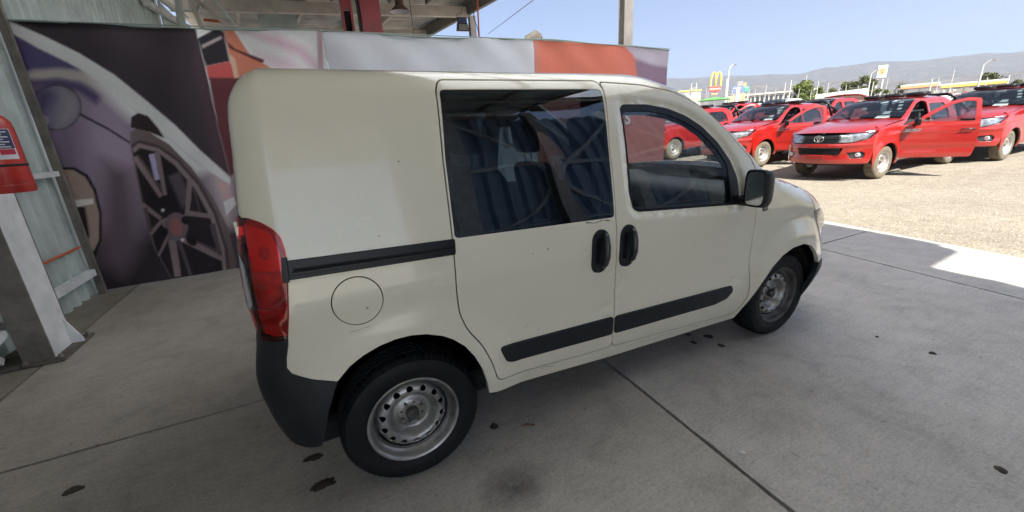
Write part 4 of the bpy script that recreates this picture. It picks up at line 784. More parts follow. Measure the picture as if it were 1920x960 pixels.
def build_tyre(name, Ri, Ro, w, m, parent, seg=216, groove=0.006):
    hw = w/2
    prof = [(Ri-.004, -hw*.86), (Ri+.004, -hw*.93), (Ri+(Ro-Ri)*.30, -hw*1.03), (Ri+(Ro-Ri)*.58, -hw*1.05), (Ri+(Ro-Ri)*.80, -hw*.97), (Ro-.013, -hw*.86), (Ro-.006, -hw*.78), (Ro-.002, -hw*.66), (Ro, -hw*.48)]
    for g_ in (-.40, -.13, .13, .40): prof += [(Ro, hw*(g_-.055)), (Ro-groove, hw*(g_-.04)), (Ro-groove, hw*(g_+.04)), (Ro, hw*(g_+.055))]
    prof += [(Ro, hw*.52), (Ro-.006, hw*.78), (Ro-.013, hw*.86), (Ri+(Ro-Ri)*.5, hw*1.04), (Ri, hw*.86)]
    V = []; F = []; n = seg
    for k, (r, y) in enumerate(prof):
        for j in range(n):
            a = 2*math.pi*j/n; rr = r
            if r > Ro-.014 and (j+(1 if y > 0 else 0)) % 3 == 0 and abs(y) > hw*.47: rr = r-groove*.8
            elif r > Ro-.001 and abs(y) < hw*.47 and (j+int(y*90)) % 5 == 0: rr = r-groove*.5
            V.append((rr*math.cos(a), y, rr*math.sin(a)))
    for i in range(len(prof)-1):
        for j in range(n): F.append((i*n+j, (i+1)*n+j, (i+1)*n+(j+1) % n, i*n+(j+1) % n))
    o = mk(name, V, F, m, parent, smooth=True); o.data.set_sharp_from_angle(angle=R(28)); return o
def build_disc(name, prof, R0, nh, hr, rh, m, parent, mirror=False):
    rr = np.array([p_[0] for p_ in prof]); hh = np.array([p_[1] for p_ in prof]); o_ = np.argsort(rr); rr = rr[o_]; hh = hh[o_]; fh = _pch(rr, hh)
    fwd = lambda a, b: np.stack([a, fh(np.hypot(a, b)), b], -1)
    return panel(name, fwd, lambda x, z: (x, z), circle(0, 0, R0, 72), m, parent, holes=[circle(hr*math.cos(2*math.pi*(i+.5)/nh), hr*math.sin(2*math.pi*(i+.5)/nh), rh, 14) for i in range(nh)], step=.0085, bstep=.006, thick=.006, edge=.0015)
def steel_wheel(parent, loc, Ro=.300, Rr=.193, w=.182, nh=14, rubber='rubber', disc='wheel_steel', side=-1, nuts=4, lip='wheel_steel', steer=0.0, proto=None, dish=0.0, barrel='wheel_dark'):
    """a wheel part with its rim, disc and nuts as sub-parts; outer face towards side*y"""
    if proto is not None:
        a = proto.copy(); link(a, parent); a.location = loc; a.rotation_euler = (0, 0, steer if side < 0 else R(180)+steer)
        for c_ in proto.children: b = c_.copy(); link(b, a)
        return a
    t = build_tyre('wheel', Rr, Ro, w, M[rubber], parent); t.location = loc; t.rotation_euler = (0, 0, steer if side < 0 else R(180)+steer)
    hw = w/2; k = Rr/.193
    MB().lathe([(Rr-.004, -hw*.80), (Rr+.002, -hw*.93), (Rr+.0045, -hw*.96), (Rr+.002, -hw*.985), (Rr-.004, -hw*.97), (Rr-.010, -hw*.88), (Rr-.013, -hw*.70), (Rr-.020, -hw*.55), (Rr-.024, -hw*.5)], 72, 'Y').build('rim_lip', M[lip], t, autos=50)
    MB().lathe([(Rr-.024, -hw*.5), (Rr-.034, -hw*.45), (Rr-.036, 0), (Rr-.03, hw*.8), (.0, hw*.8)], 60, 'Y').build('rim_barrel', M[barrel], t, autos=50)
    f = -hw*.50-dish
    prof = [(.0, f+.020), (.030*k, f+.020), (.052*k, f+.022), (.062*k, f+.030), (.078*k, f+.034), (.092*k, f+.020), (.104*k, f-.002), (.114*k, f-.012), (.127*k, f-.013), (.141*k, f-.006), (.152*k, f+.012), (.158*k, f+.03), (.17*k, f+.035)]
    build_disc('rim_disc', prof, .1575*k, nh, .131*k, .0155*k, M[disc], t)
    MB().lathe([(.0, f-.012), (.020, f-.012), (.027, f-.006), (.029, f+.022)], 24, 'Y').build('hub_cap', M['wheel_dark'], t, autos=40)
    for i in range(nuts):
        a = 2*math.pi*(i+.3)/nuts; MB().lathe([(0, f+.004), (.007, f+.004), (.0085, f+.008), (.0085, f+.03)], 6, 'Y', c=(.049*k*math.cos(a), 0, .049*k*math.sin(a))).build('wheel_nut', M['bolt'], t)
    for i in range(nuts):
        a = 2*math.pi*(i+.8)/nuts; MB().lathe([(0, f+.0185), (.005, f+.0185)], 10, 'Y', c=(.047*k*math.cos(a), 0, .047*k*math.sin(a))).build('bolt_hole', M['dark_void'], t)
    return t

van = thing('white_van', 'off-white panel van with steel wheels and a dark side window parked under the shed roof', 'van')
S = dict(fwd=side_fwd, inv=side_inv)
def T_in(x, d=.002): return float(T_x(x))-d
arch_r = [(-.264, .62), (-.214, .666), (-.163, .695), (-.102, .717), (-.042, .728), (.02, .728), (.081, .716), (.144, .690), (.187, .661), (.233, .617), (.271, .558), (.302, .485), (.320, .413), (.327, .351)]
arch_f = [(2.020, .262), (2.051, .335), (2.095, .41), (2.157, .492), (2.240, .575), (2.337, .637), (2.439, .671), (2.552, .678), (2.66, .645), (2.745, .575), (2.80, .50)]
lampB = [(-.342, 1.061), (-.366, .907), (-.387, .816)]
rear_edge = lambda z: (float(xr_z(z))+.0006, z)
lamp_top = [(-.468, 1.236), (-.428, 1.235), (-.395, 1.222), (-.365, 1.198), (-.349, 1.172), (-.343, 1.124)]
top = [(x, 1.726) for x in np.linspace(-.33, 1.12, 12)]+[(x, min(1.726, T_in(x))) for x in np.linspace(1.2, 2.60, 46)]
outline = arch_r+[(.36, .342), (1.04, .298), (1.98, .262)]+arch_f+[(2.86, .515), (2.83, .62), (2.77, .74), (2.69, .86), (2.63, .99)]+top[::-1]+[rear_edge(z) for z in (1.726, 1.70, 1.66, 1.6, 1.5, 1.4, 1.3, 1.24)]+lamp_top+lampB+[(-.405, .745), (-.412, .705), (-.402, .682), (-.382, .668), (-.345, .648)]
door_s = smooth_poly([(.270, 1.628), (.295, 1.668), (1.060, 1.668), (1.068, 1.62), (1.043, 1.384), (1.030, 1.04), (1.034, .634), (1.026, .366), (.374, .402), (.352, .50), (.313, .598), (.255, .685), (.230, .76), (.226, .87), (.234, 1.08), (.247, 1.37)], .03, 4)
door_f = smooth_poly([(1.078, 1.662), (1.311, 1.648), (1.515, 1.612), (1.682, 1.538), (1.778, 1.468), (1.906, 1.363), (2.035, 1.245), (2.072, 1.17), (2.062, .936), (2.066, .806), (2.073, .538), (2.068, .42), (2.010, .305), (1.034, .366), (1.042, .634), (1.038, 1.04), (1.051, 1.384), (1.076, 1.62)], .03, 4)
gl_s = smooth_poly([(.281, 1.630), (1.058, 1.630), (1.039, 1.384), (1.024, 1.052), (.588, 1.064), (.240, 1.074), (.253, 1.37)], .018, 3)
win_f = smooth_poly([(1.150, 1.545), (1.175, 1.562), (1.322, 1.560), (1.459, 1.538), (1.582, 1.497), (1.688, 1.440), (1.796, 1.352), (1.880, 1.252), (1.925, 1.156), (1.938, 1.000), (1.754, 1.012), (1.183, 1.052), (1.148, 1.072), (1.135, 1.15), (1.148, 1.37)], .025, 4)
glz_f = smooth_poly([(1.163, 1.520), (1.185, 1.533), (1.322, 1.530), (1.452, 1.510), (1.570, 1.470), (1.672, 1.415), (1.778, 1.325), (1.852, 1.232), (1.862, 1.10), (1.864, 1.022), (1.754, 1.030), (1.190, 1.068), (1.160, 1.085), (1.150, 1.15), (1.162, 1.37)], .02, 4)
fuel = circle(-.147, .905, .084, 40, .088)
# the dent low on the sliding door and a soft one below it, pressed into the sheet
def dented(a, b):
    P = side_fwd(a, b); x, z = P[..., 0], P[..., 2]
    d = 0.010*np.exp(-((x-.985)/.035)**2-((z-.60)/.022)**2)+0.006*np.exp(-((x-.93)/.03)**2-((z-.585)/.02)**2)-0.005*np.exp(-((x-.99)/.02)**2-((z-.565)/.012)**2)
    P = P.copy(); P[..., 1] += d; return P
WFP = densify(win_f, .012)
def lipped(a, b):
    # a pressed lip runs round the front window
    P = side_fwd(a, b); x, z = P[..., 0].ravel(), P[..., 2].ravel(); d = np.full(len(x), 9.)
    for i in range(0, len(WFP), 2): d = np.minimum(d, np.hypot(x-WFP[i, 0], z-WFP[i, 1]))
    d = d.reshape(P.shape[:-1]); P = P.copy(); t = np.clip(1-d/.040, 0, 1); P[..., 1] += .013*t*t*(3-2*t); return P
for mir in (False, True):
    k = dict(S, mirror=mir, parent=van)
    bs = panel('body_side', outline=outline, m=M['van_paint'], holes=[grow(door_s, .0085), grow(door_f, .0085), grow(fuel, .0065)] if not mir else [grow(door_s, .0085), grow(door_f, .0085)], step=.028, bstep=.022, thick=.022, edge=.0018, **k)
    k2 = dict(k); k2['fwd'] = dented if not mir else side_fwd
    sd = panel('sliding_door', outline=door_s, m=M['van_paint'], holes=[grow(gl_s, .002)], step=.02, bstep=.02, thick=.02, edge=.0018, **k2)
    fd = panel('front_door', outline=door_f, m=M['van_paint'], holes=[win_f], step=.018, bstep=.018, thick=.016, edge=.002, **dict(k, fwd=lipped))
    for par, nm, ol, mm, hl, off in ((sd, 'window', gl_s, 'tint_glass', [], -.001), (fd, 'window_seal', grow(win_f, .004), 'gloss_black', [glz_f], -.014), (fd, 'window', grow(glz_f, .003), 'clear_glass', [], -.018)):
        kk = dict(k, parent=par); panel(nm, outline=ol, m=M[mm], holes=hl, step=.05, bstep=.02, thick=.004, off=off, edge=.001, **kk)
    if not mir: panel('fuel_flap', outline=fuel, m=M['van_paint'], step=.03, bstep=.012, thick=.012, off=.0006, edge=.0015, **k)
    # dark lining behind the skin
    trim = [(-.30, .86), (.0, .86), (.28, .80), (.42, .42), (1.90, .34), (2.0, .75), (2.30, .80), (2.30, 1.10), (2.03, 1.20), (1.75, 1.42), (1.40, 1.60), (.25, 1.62), (-.28, 1.60)]
    panel('inner_trim', outline=trim, m=M['interior'], holes=[grow(gl_s, -.03), grow(glz_f, -.012)], step=.08, bstep=.04, thick=.0, off=-.04, **k)
    panel('door_edge_trim', outline=grow(door_s, .02), m=M['dark_void'], holes=[grow(door_s, -.02)], step=.05, bstep=.03, thick=.0, off=-.021, **k)
    panel('door_edge_trim', outline=grow(door_f, .02), m=M['dark_void'], holes=[grow(door_f, -.012)], step=.05, bstep=.03, thick=.0, off=-.020, **k)
    # rubbing strips, rail
    sr = dict(k, parent=sd); fr_ = dict(k, parent=fd)
    panel('rubbing_strip', outline=smooth_poly([(.398, .552), (1.022, .536), (1.018, .448), (.452, .472), (.424, .484)], .012), m=M['black_plastic'], step=.04, bstep=.015, thick=.014, off=.011, edge=.006, **sr)
    panel('rubbing_strip', outline=smooth_poly([(1.044, .534), (1.924, .508), (1.936, .476), (1.89, .440), (1.79, .426), (1.042, .448)], .012), m=M['black_plastic'], step=.04, bstep=.015, thick=.014, off=.011, edge=.006, **fr_)
    rl = panel('slide_rail', outline=smooth_poly([(-.338, 1.087), (.236, 1.070), (.232, 1.014), (-.348, 1.028)], .006), m=M['gloss_black'], step=.05, bstep=.02, thick=.008, off=.006, edge=.003, **k)
    kr = dict(k, parent=rl)
    panel('rail_groove', outline=[(-.325, 1.061), (.228, 1.045), (.228, 1.035), (-.33, 1.050)], m=M['dark_void'], step=.05, bstep=.03, thick=.0, off=.0068, **kr)
    panel('rail_lip', outline=[(-.33, 1.048), (.228, 1.034), (.228, 1.028), (-.333, 1.041)], m=M['gloss_black'], step=.05, bstep=.03, thick=.006, off=.012, edge=.002, **kr)
    panel('rear_quarter_trim', outline=[(-.352, 1.10), (-.338, 1.10), (-.345, 1.02), (-.362, 1.02)], m=M['gloss_black'], step=.05, bstep=.02, thick=.006, off=.010, edge=.002, **kr)
    # handles
    for par, cx in ((sd, .940), (fd, 1.106)):
        kk = dict(k, parent=par)
        hs = panel('handle_surround', outline=smooth_poly([(cx-.052, .93), (cx-.045, .978), (cx-.015, 1.006), (cx+.026, 1.000), (cx+.050, .965), (cx+.048, .86), (cx+.030, .812), (cx+.0, .796), (cx-.040, .806), (cx-.052, .835)], .02, 4), m=M['black_plastic'], holes=[smooth_poly([(cx-.035, .835), (cx-.036, .95), (cx-.02, .975), (cx+.028, .975), (cx+.038, .95), (cx+.036, .87), (cx+.022, .835)], .014, 3)], step=.02, bstep=.008, thick=.009, off=.006, edge=.003, **kk)
        kk['parent'] = hs
        panel('handle_cup', outline=smooth_poly([(cx-.038, .832), (cx-.038, .955), (cx-.02, .98), (cx+.030, .98), (cx+.040, .95), (cx+.038, .87), (cx+.024, .832)], .014, 3), m=M['gloss_black'], step=.02, bstep=.01, thick=.0, off=.001, **kk)
        ys_ = 1 if mir else -1; yb = -.862
        pts = [(cx+.012, yb-.006, .985), (cx+.012, yb-.022, .972), (cx+.010, yb-.031, .93), (cx+.008, yb-.032, .88), (cx+.004, yb-.026, .845), (cx+.0, yb-.012, .826)]
        hb = MB(); hb.tube([(q[0], q[1]*(1 if not mir else -1), q[2]) for q in pts], [.010, .014, .0165, .0165, .014, .008], 12); o = hb.build('handle', M['handle_black'], hs, True)
    # tail lamp
    lo = smooth_poly([(-.4685, 1.2315)]+[(x+.002, z-.0045) for x, z in lamp_top[1:]]+[(x-.004, z) for x, z in lampB[:2]]+[(-.391, .816)]+[(-.456, .812)]+[(float(xr_z(z))+.0006, z) for z in (.83, .95, 1.1, 1.2)], .008, 2)
    lh = panel('tail_lamp', outline=lo, m=M['lamp_red'], step=.02, bstep=.012, thick=.012, off=.007, edge=.003, **k)
    kl = dict(k, parent=lh)
    panel('lamp_housing', outline=grow(lo, -.004), m=M['lamp_back'], step=.03, bstep=.02, thick=.0, off=-.022, **kl)
    panel('reflector', outline=[(-.462, 1.215), (-.385, 1.19), (-.36, 1.13), (-.362, 1.06), (-.46, 1.06)], m=M['lamp_bright'], step=.012, bstep=.012, thick=.006, off=-.012, holes=[circle(-.41, 1.12, .024, 16)], **kl)
    panel('reflector', outline=[(-.47, 1.05), (-.365, 1.05), (-.378, .93), (-.475, .93)], m=M['lamp_inner'], step=.012, bstep=.012, thick=.006, off=-.016, **kl)
    panel('reflector', outline=[(-.475, .92), (-.38, .92), (-.40, .83), (-.47, .83)], m=M['lamp_inner'], step=.012, bstep=.012, thick=.006, off=-.010, **kl)
    panel('reversing_lens', outline=smooth_poly([(-.4755, 1.12), (-.462, 1.09), (-.464, .94), (-.4845, .915)], .006, 2), m=M['lamp_clear'], step=.01, bstep=.01, thick=.004, off=.009, edge=.002, **kl)
    panel('reversing_reflector', outline=smooth_poly([(-.474, 1.115), (-.465, 1.085), (-.467, .945), (-.483, .92)], .006, 2), m=M['white_plastic'], step=.01, bstep=.01, thick=.0, off=.0072, **kl)
    # bumpers
    bo = [(-.391, .810), (-.410, .745), (-.417, .705), (-.405, .678), (-.384, .664), (-.345, .643), (-.268, .616), (-.312, .522), (-.360, .376), (-.395, .372), (-.44, .376)]+[(float(xr_z(z))+.0006, z) for z in (.38, .45, .55, .65, .75, .808)]
    panel('rear_bumper', outline=bo, m=M['black_plastic'], step=.025, bstep=.018, thick=.03, off=.008, edge=.005, **k)
    fb = [(2.806, .496), (2.866, .511), (2.95, .50), (3.2, .50), (3.25, .50), (3.25, .22), (2.95, .20), (2.76, .235), (2.775, .33), (2.80, .42)]
    panel('front_bumper', outline=fb, m=M['black_plastic'], step=.03, bstep=.025, thick=.03, off=.004, edge=.004, **k)
    panel('front_bumper_skin', outline=[(2.870, .515), (2.845, .61), (3.0, .60), (3.25, .60), (3.25, .505), (2.95, .505)], m=M['van_paint'], step=.03, bstep=.025, thick=.01, off=.002, edge=.003, **k)
    hl = panel('headlamp', outline=smooth_poly([(2.838, .62), (2.778, .74), (2.698, .86), (2.80, .865), (2.92, .82), (3.08, .72), (3.15, .62)], .015, 3), m=M['lamp_clear'], step=.025, bstep=.02, thick=.02, off=.006, edge=.004, **k)
    panel('headlamp_housing', outline=[(2.845, .63), (2.79, .74), (2.72, .85), (2.80, .855), (2.92, .81), (3.07, .71), (3.13, .63)], m=M['lamp_inner'], step=.03, bstep=.03, thick=.0, off=-.02, **dict(k, parent=hl))
    panel('front_skin', outline=[(2.64, .99), (2.70, .868), (2.80, .872), (2.93, .83), (3.10, .73), (3.16, .61), (3.25, .61), (3.25, T_in(3.25))]+[(x, T_in(x)) for x in np.linspace(3.2, 2.61, 14)], m=M['van_paint'], step=.03, bstep=.025, thick=.01, edge=.002, **k)
    mk_ = panel('side_repeater', outline=smooth_poly([(2.128, .968), (2.165, .972), (2.168, .948), (2.130, .944)], .008, 3), m=M['lamp_clear'], step=.02, bstep=.006, thick=.006, off=.005, edge=.002, **k)
    panel('repeater_base', outline=smooth_poly([(2.122, .974), (2.171, .978), (2.174, .942), (2.124, .938)], .010, 3), m=M['black_plastic'], step=.02, bstep=.006, thick=.003, off=.0015, edge=.001, **dict(k, parent=mk_))
    sg_ = 1 if mir else -1
    # mirror
    mm = MB(); prof = [(1.896, .92, .000), (1.900, 1.0, .0), (1.93, 1.03, .0), (1.96, .98, .0), (1.985, .84, .0), (2.0, .55, .0), (2.003, .0, .0)]
    cy_, cz_ = .944, 1.103; n = 28; V = []; F = []
    for (xx, sc, _) in prof:
        for j in range(n):
            a = 2*math.pi*j/n; e = .42; cx2 = math.copysign(abs(math.cos(a))**e, math.cos(a)); sz2 = math.copysign(abs(math.sin(a))**e, math.sin(a))
            V.append((xx+.012*sz2*sc*0, sg_*(cy_-.004+.060*sc*cx2), cz_+.100*sc*sz2-.10*(xx-1.9)))
    for i in range(len(prof)-1):
        for j in range(n): F.append((i*n+j, i*n+(j+1) % n, (i+1)*n+(j+1) % n, (i+1)*n+j))
    mo = mk('door_mirror', V, F, M['black_plastic'], fd, smooth=True); mo.data.set_sharp_from_angle(angle=R(50))
    gm = MB(); pts = [(1.899, sg_*(cy_-.004+.051*math.copysign(abs(math.cos(t))**.42, math.cos(t))), cz_+.088*math.copysign(abs(math.sin(t))**.42, math.sin(t))) for t in np.linspace(0, 2*math.pi, 28, endpoint=False)]
    gm.add(pts, [tuple(range(28))]); gm.build('mirror_glass', M['chrome'], fd)
    MB().box(1.905, 1.965, min(sg_*.83, sg_*.895), max(sg_*.83, sg_*.895), 1.0, 1.055, .012).build('mirror_arm', M['black_plastic'], fd)
    # wheel wells
    for cx in (0.0, 2.47):
        w_ = MB(); rw_ = .455 if cx < 1 else .385; w_.lathe([(rw_, sg_*(.822 if cx < 1 else .80)), (rw_, sg_*.50), (.0, sg_*.50)], 40, 'Y', c=(cx, 0, .295), a0=R(8), a1=R(172)); w_.build('wheel_well', M['under'], van)
M['scratch'] = mat('scratch', (.10, .085, .07), .7); M['bare'] = mat('bare_edge', (.05, .045, .04), .8)
def scratch(pts, w, m, name='scratch'):
    P = densify(pts, .012, closed=False); P = P+RNG.normal(0, .0012, P.shape); up = [(p_[0], p_[1]+w*random.uniform(.3, 1)) for p_ in P]
    panel(name, outline=[tuple(p_) for p_ in P]+up[::-1], m=M[m], step=.05, bstep=.02, thick=0, off=.0008, fwd=side_fwd, inv=side_inv, parent=van)
scratch([(1.16, .330), (1.42, .318), (1.72, .303), (1.97, .292)], .0022, 'scratch', 'sill_crack'); scratch([(1.93, .292), (1.985, .315)], .002, 'scratch', 'sill_crack')
scratch([(.86, 1.045), (.92, 1.040), (.955, 1.046), (1.0, 1.034)], .006, 'bare'); scratch([(.60, .375), (.68, .366)], .003, 'scratch'); scratch([(-.20, .79), (-.12, .80)], .0016, 'scratch'); scratch([(.52, .61), (.56, .64)], .0014, 'scratch')
# wheels
yw = .80-.182/2*.985
proto_w = steel_wheel(van, (0.0, -yw, .297))
steel_wheel(van, (2.513, -yw, .297), proto=proto_w, steer=R(-1)); steel_wheel(van, (0.0, yw, .297), proto=proto_w, side=1); steel_wheel(van, (2.513, yw, .297), proto=proto_w, side=1, steer=R(-1))
for o in list(van.children):
    if o.name.startswith('wheel') and o.location.x > 2 and len(o.children):
        for c_ in o.children:
            if c_.name.startswith('rim_lip'): c_.data = c_.data.copy(); c_.data.materials[0] = M['wheel_dark']
# roof, windscreen, bonnet lofts
def loft(name, xs, ef, cf, m, parent, ns=28, sub=1.0, smooth=True, s0=1.0, power=2.0):
    """ef(x)->(x,y,z) edge point at -y; cf(x)->(dx,dz) bulge on the centre line"""
    V = []; F = []; S_ = np.linspace(-s0, s0, ns+1)
    for x in xs:
        e = ef(x); dx, dz = cf(x)
        for s_ in S_:
            k = 1-abs(s_)**power; V.append((e[0]+dx*k, e[1]*-s_*-1 if False else abs(e[1])*s_, e[2]+dz*k))
    m_ = ns+1
    for i in range(len(xs)-1):
        for j in range(ns): F.append((i*m_+j, (i+1)*m_+j, (i+1)*m_+j+1, i*m_+j+1))
    return mk(name, V, F, m, parent, smooth=smooth)
def Eroof(x):
    z = min(1.7255, T_in(x, .001)); a, b = side_inv(np.array([x]), np.array([z])); P = side_fwd(a, b)[0]; return (float(x), abs(float(P[1])), float(z))
loft('roof', np.concatenate([np.linspace(-.345, 1.45, 60)]), Eroof, lambda x: (0, .024+.02*min(1, max(0, (1.45-x)/1.5))), M['van_paint'], van, 30, power=2.2)
loft('windscreen', np.linspace(1.47, 2.30, 24), Eroof, lambda x: (.08+.16*(x-1.47)/.83, .05), M['screen_clear'], van, 24, s0=.985)
loft('bonnet', np.linspace(2.31, 3.255, 30), Eroof, lambda x: (.02, .045), M['van_paint'], van, 28, power=2.6)
loft('scuttle', [2.28, 2.33], Eroof, lambda x: (.24-.2*(x-2.28)/.05, .045), M['black_plastic'], van, 20)
# front cap between the bumper ends
zs = np.linspace(.22, T_in(3.25), 14); V = []; F = []
for z in zs:
    a, b = side_inv(np.array([3.25]), np.array([z])); yv = abs(float(side_fwd(a, b)[0][1]))
    for s_ in np.linspace(-1, 1, 15): V.append((3.249+.035*(1-s_*s_), yv*s_, z))
for i in range(13):
    for j in range(14): F.append((i*15+j, i*15+j+1, (i+1)*15+j+1, (i+1)*15+j))
mk('front_panel', V, F, M['van_paint'], van, smooth=True)
g_ = MB()
for k in range(5): g_.box(3.27, 3.295, -.36, .36, .53+k*.035, .545+k*.035, .003)
g_.build('grille', M['black_plastic'], van)
# rear doors
V = []; F = []; zs = np.linspace(.82, 1.726, 24)
for z in zs:
    a, b = side_inv(np.array([xr_z(z)+.0004]), np.array([z])); P = side_fwd(a, b)[0]
    for s_ in np.linspace(-1, 1, 21): V.append((float(P[0])-.012*(1-s_*s_), abs(float(P[1]))*s_, z))
for i in range(23):
    for j in range(20): F.append((i*21+j, i*21+j+1, (i+1)*21+j+1, (i+1)*21+j))
rd = mk('rear_door', V, F, M['van_paint'], van, smooth=True)
for s_ in (-1, 1): B(-.462, -.430, min(s_*.04, s_*.40), max(s_*.04, s_*.40), 1.18, 1.54, .003).build('window', M['gloss_black'], rd)
V = []; F = []; zs = np.linspace(.375, .815, 10)
for z in zs:
    P = (float(xr_z(z)), w_z(z)-.13)
    for s_ in np.linspace(-1, 1, 21): V.append((P[0]-.008-.02*(1-s_*s_), float(P[1])*s_, z))
for i in range(9):
    for j in range(20): F.append((i*21+j, i*21+j+1, (i+1)*21+j+1, (i+1)*21+j))
mk('rear_bumper', V, F, M['black_plastic'], van, smooth=True)
for z in (1.19,):
    hg = MB(); hg.lathe([(.0, .03), (.008, .03), (.008, -.03), (0, -.03)], 10, c=(-.472, -.715, z)); hg.box(-.474, -.452, -.74, -.71, z-.016, z+.016, .002); hg.build('hinge', M['van_paint'], rd)
MB().tube([(-.490, -.66, 1.0), (-.504, -.66, .985), (-.506, -.66, .90), (-.492, -.66, .885)], .006, 8).build('rear_handle', M['chrome'], rd, True)
# floor, lining, underside
B(-.42, 3.1, -.66, .66, .22, .34, .02).build('underbody', M['under'], van)
B(-.35, .40, -.5, .5, .341, .60).build('load_floor', M['interior'], van)
loft('headlining', np.linspace(-.33, 1.5, 12), lambda x: (x, .58, 1.66), lambda x: (0, .035), M['interior'], van, 10)
MB().tube([(-.2, -.45, .26), (.5, -.3, .22), (1.6, -.25, .2), (2.3, -.2, .22)], .03, 10).build('exhaust', M['rust'], van, True)
# roof bolts
for x in (-.30, -.16, -.01): MB().lathe([(0, .007), (.009, .006), (.011, 0)], 10, c=(x, -.475, 1.720)).build('roof_plug', M['black_plastic'], van)
# seats: cushion, back, head restraint
def squircle_box(mb, c, h, e=.35, nu=18, nv=10, tilt=0.0):
    V = []; F = []
    for i in range(nv+1):
        ph = -math.pi/2+math.pi*i/nv
        for j in range(nu):
            th = 2*math.pi*j/nu; f = lambda v: math.copysign(abs(v)**e, v)
            x = h[0]*f(math.cos(ph))*f(math.cos(th)); y = h[1]*f(math.cos(ph))*f(math.sin(th)); z = h[2]*f(math.sin(ph))
            V.append((c[0]+x-z*math.sin(tilt), c[1]+y, c[2]+z*math.cos(tilt)))
    for i in range(nv):
        for j in range(nu): F.append((i*nu+j, i*nu+(j+1) % nu, (i+1)*nu+(j+1) % nu, (i+1)*nu+j))
    mb.add(V, F)
def seat(parent, x, y, w=.24, z0=.62, hr=True, name='seat', scale=1.0, cloth='seat_cloth'):
    a = MB(); squircle_box(a, (x+.14, y, z0), (.25, w, .085)); o = a.build(name, M[cloth], parent, True)
    a = MB(); squircle_box(a, (x-.12, y, z0+.32*scale), (.085, w*.95, .32*scale), tilt=R(14)); a.build('seat_back', M[cloth], o, True)
    if hr:
        a = MB(); squircle_box(a, (x-.245, y, z0+.80*scale), (.05, w*.56, .105), tilt=R(10)); a.build('head_restraint', M[cloth], o, True)
        a = MB(); [a.tube([(x-.21, y+d, z0+.58*scale), (x-.235, y+d, z0+.74*scale)], .007, 6) for d in (-.05, .05)]; a.build('restraint_rod', M['chrome'], o)
    return o
seat(van, 1.46, .37); seat(van, 1.46, -.37); seat(van, .78, .42, .22, .66); seat(van, .78, -.20, .30, .66)
d_ = MB(); V = []; F = []
pr = [(2.30, 1.075), (2.10, 1.09), (1.98, 1.07), (1.93, 1.02), (1.95, .92), (2.02, .80), (2.05, .60), (2.30, .5)]
for y_ in np.linspace(-.73, .73, 13):
    for (x_, z_) in pr: V.append((x_, y_, z_+(.035*math.exp(-((y_-.37)/.16)**2) if z_ > 1.0 else 0)))
for i in range(12):
    for j in range(len(pr)-1): F.append((i*8+j, i*8+j+1, (i+1)*8+j+1, (i+1)*8+j))
mk('dashboard', V, F, M['dash'], van, smooth=True)
MB().box(2.02, 2.08, -.80, -.66, .80, 1.02, .01).build('speaker_cover', M['dash'], van)
sw_ = MB()
for t0 in range(36):
    pass
ring = [(1.80-.03+ .08*math.sin(t), .37+.185*math.cos(t), .98+.165*math.sin(t)) for t in np.linspace(0, 2*math.pi, 33)]
sw_.tube(ring, .016, 10, cap=False); sw_.bar((1.80, .2, .97), (1.80, .54, .97), .03, .05); sw_.bar((1.80, .37, .97), (1.72, .37, .85), .03, .05); sw_.tube([(1.78, .37, .97), (2.0, .37, .92)], .04, 10); sw_.build('steering_wheel', M['black_plastic'], van)
sb = MB(); sb.tube([(1.20, -.66, 1.50), (1.25, -.60, 1.1), (1.35, -.45, .75)], .012, 6); sb.build('seat_belt', M['seat_cloth'], van)
sb = MB(); sb.bar((1.06, -.66, .4), (1.06, -.60, 1.62), .08, .05); sb.bar((1.06, .66, .4), (1.06, .60, 1.62), .08, .05); sb.build('inner_pillar', M['interior'], van)
# ================================================================== PICKUPS
M['truck_red'] = car_paint('truck_red', (0.30, 0.009, 0.006), dust=(0.30, 0.16, 0.12), amt=0.05, rough=0.28)
M['truck_white'] = car_paint('truck_white', (0.62, 0.62, 0.60))
M['steel_white'] = mat('steel_white', (0.46, 0.44, 0.42), 0.35, metal=0.4, noise=0.2); M['truck_rim'] = M['steel_white']
M['screen_glass'] = glass('screen_glass', (0.42, 0.48, 0.50)); M['truck_seat'] = mat('truck_seat', (0.07, 0.07, 0.08), 0.9); M['red_inner'] = mat('red_inner', (0.36, 0.012, 0.016), 0.5)
M['paper'] = mat('paper', (0.75, 0.75, 0.74), 0.8); M['grille_dark'] = mat('grille_dark', (0.035, 0.036, 0.042), 0.3); M['lamp_white'] = mat('lamp_white', (0.70, 0.71, 0.73), 0.15, metal=0.55, noise=0.55, nscale=14)
M['headliner'] = mat('headliner', (0.30, 0.29, 0.27), 0.9)

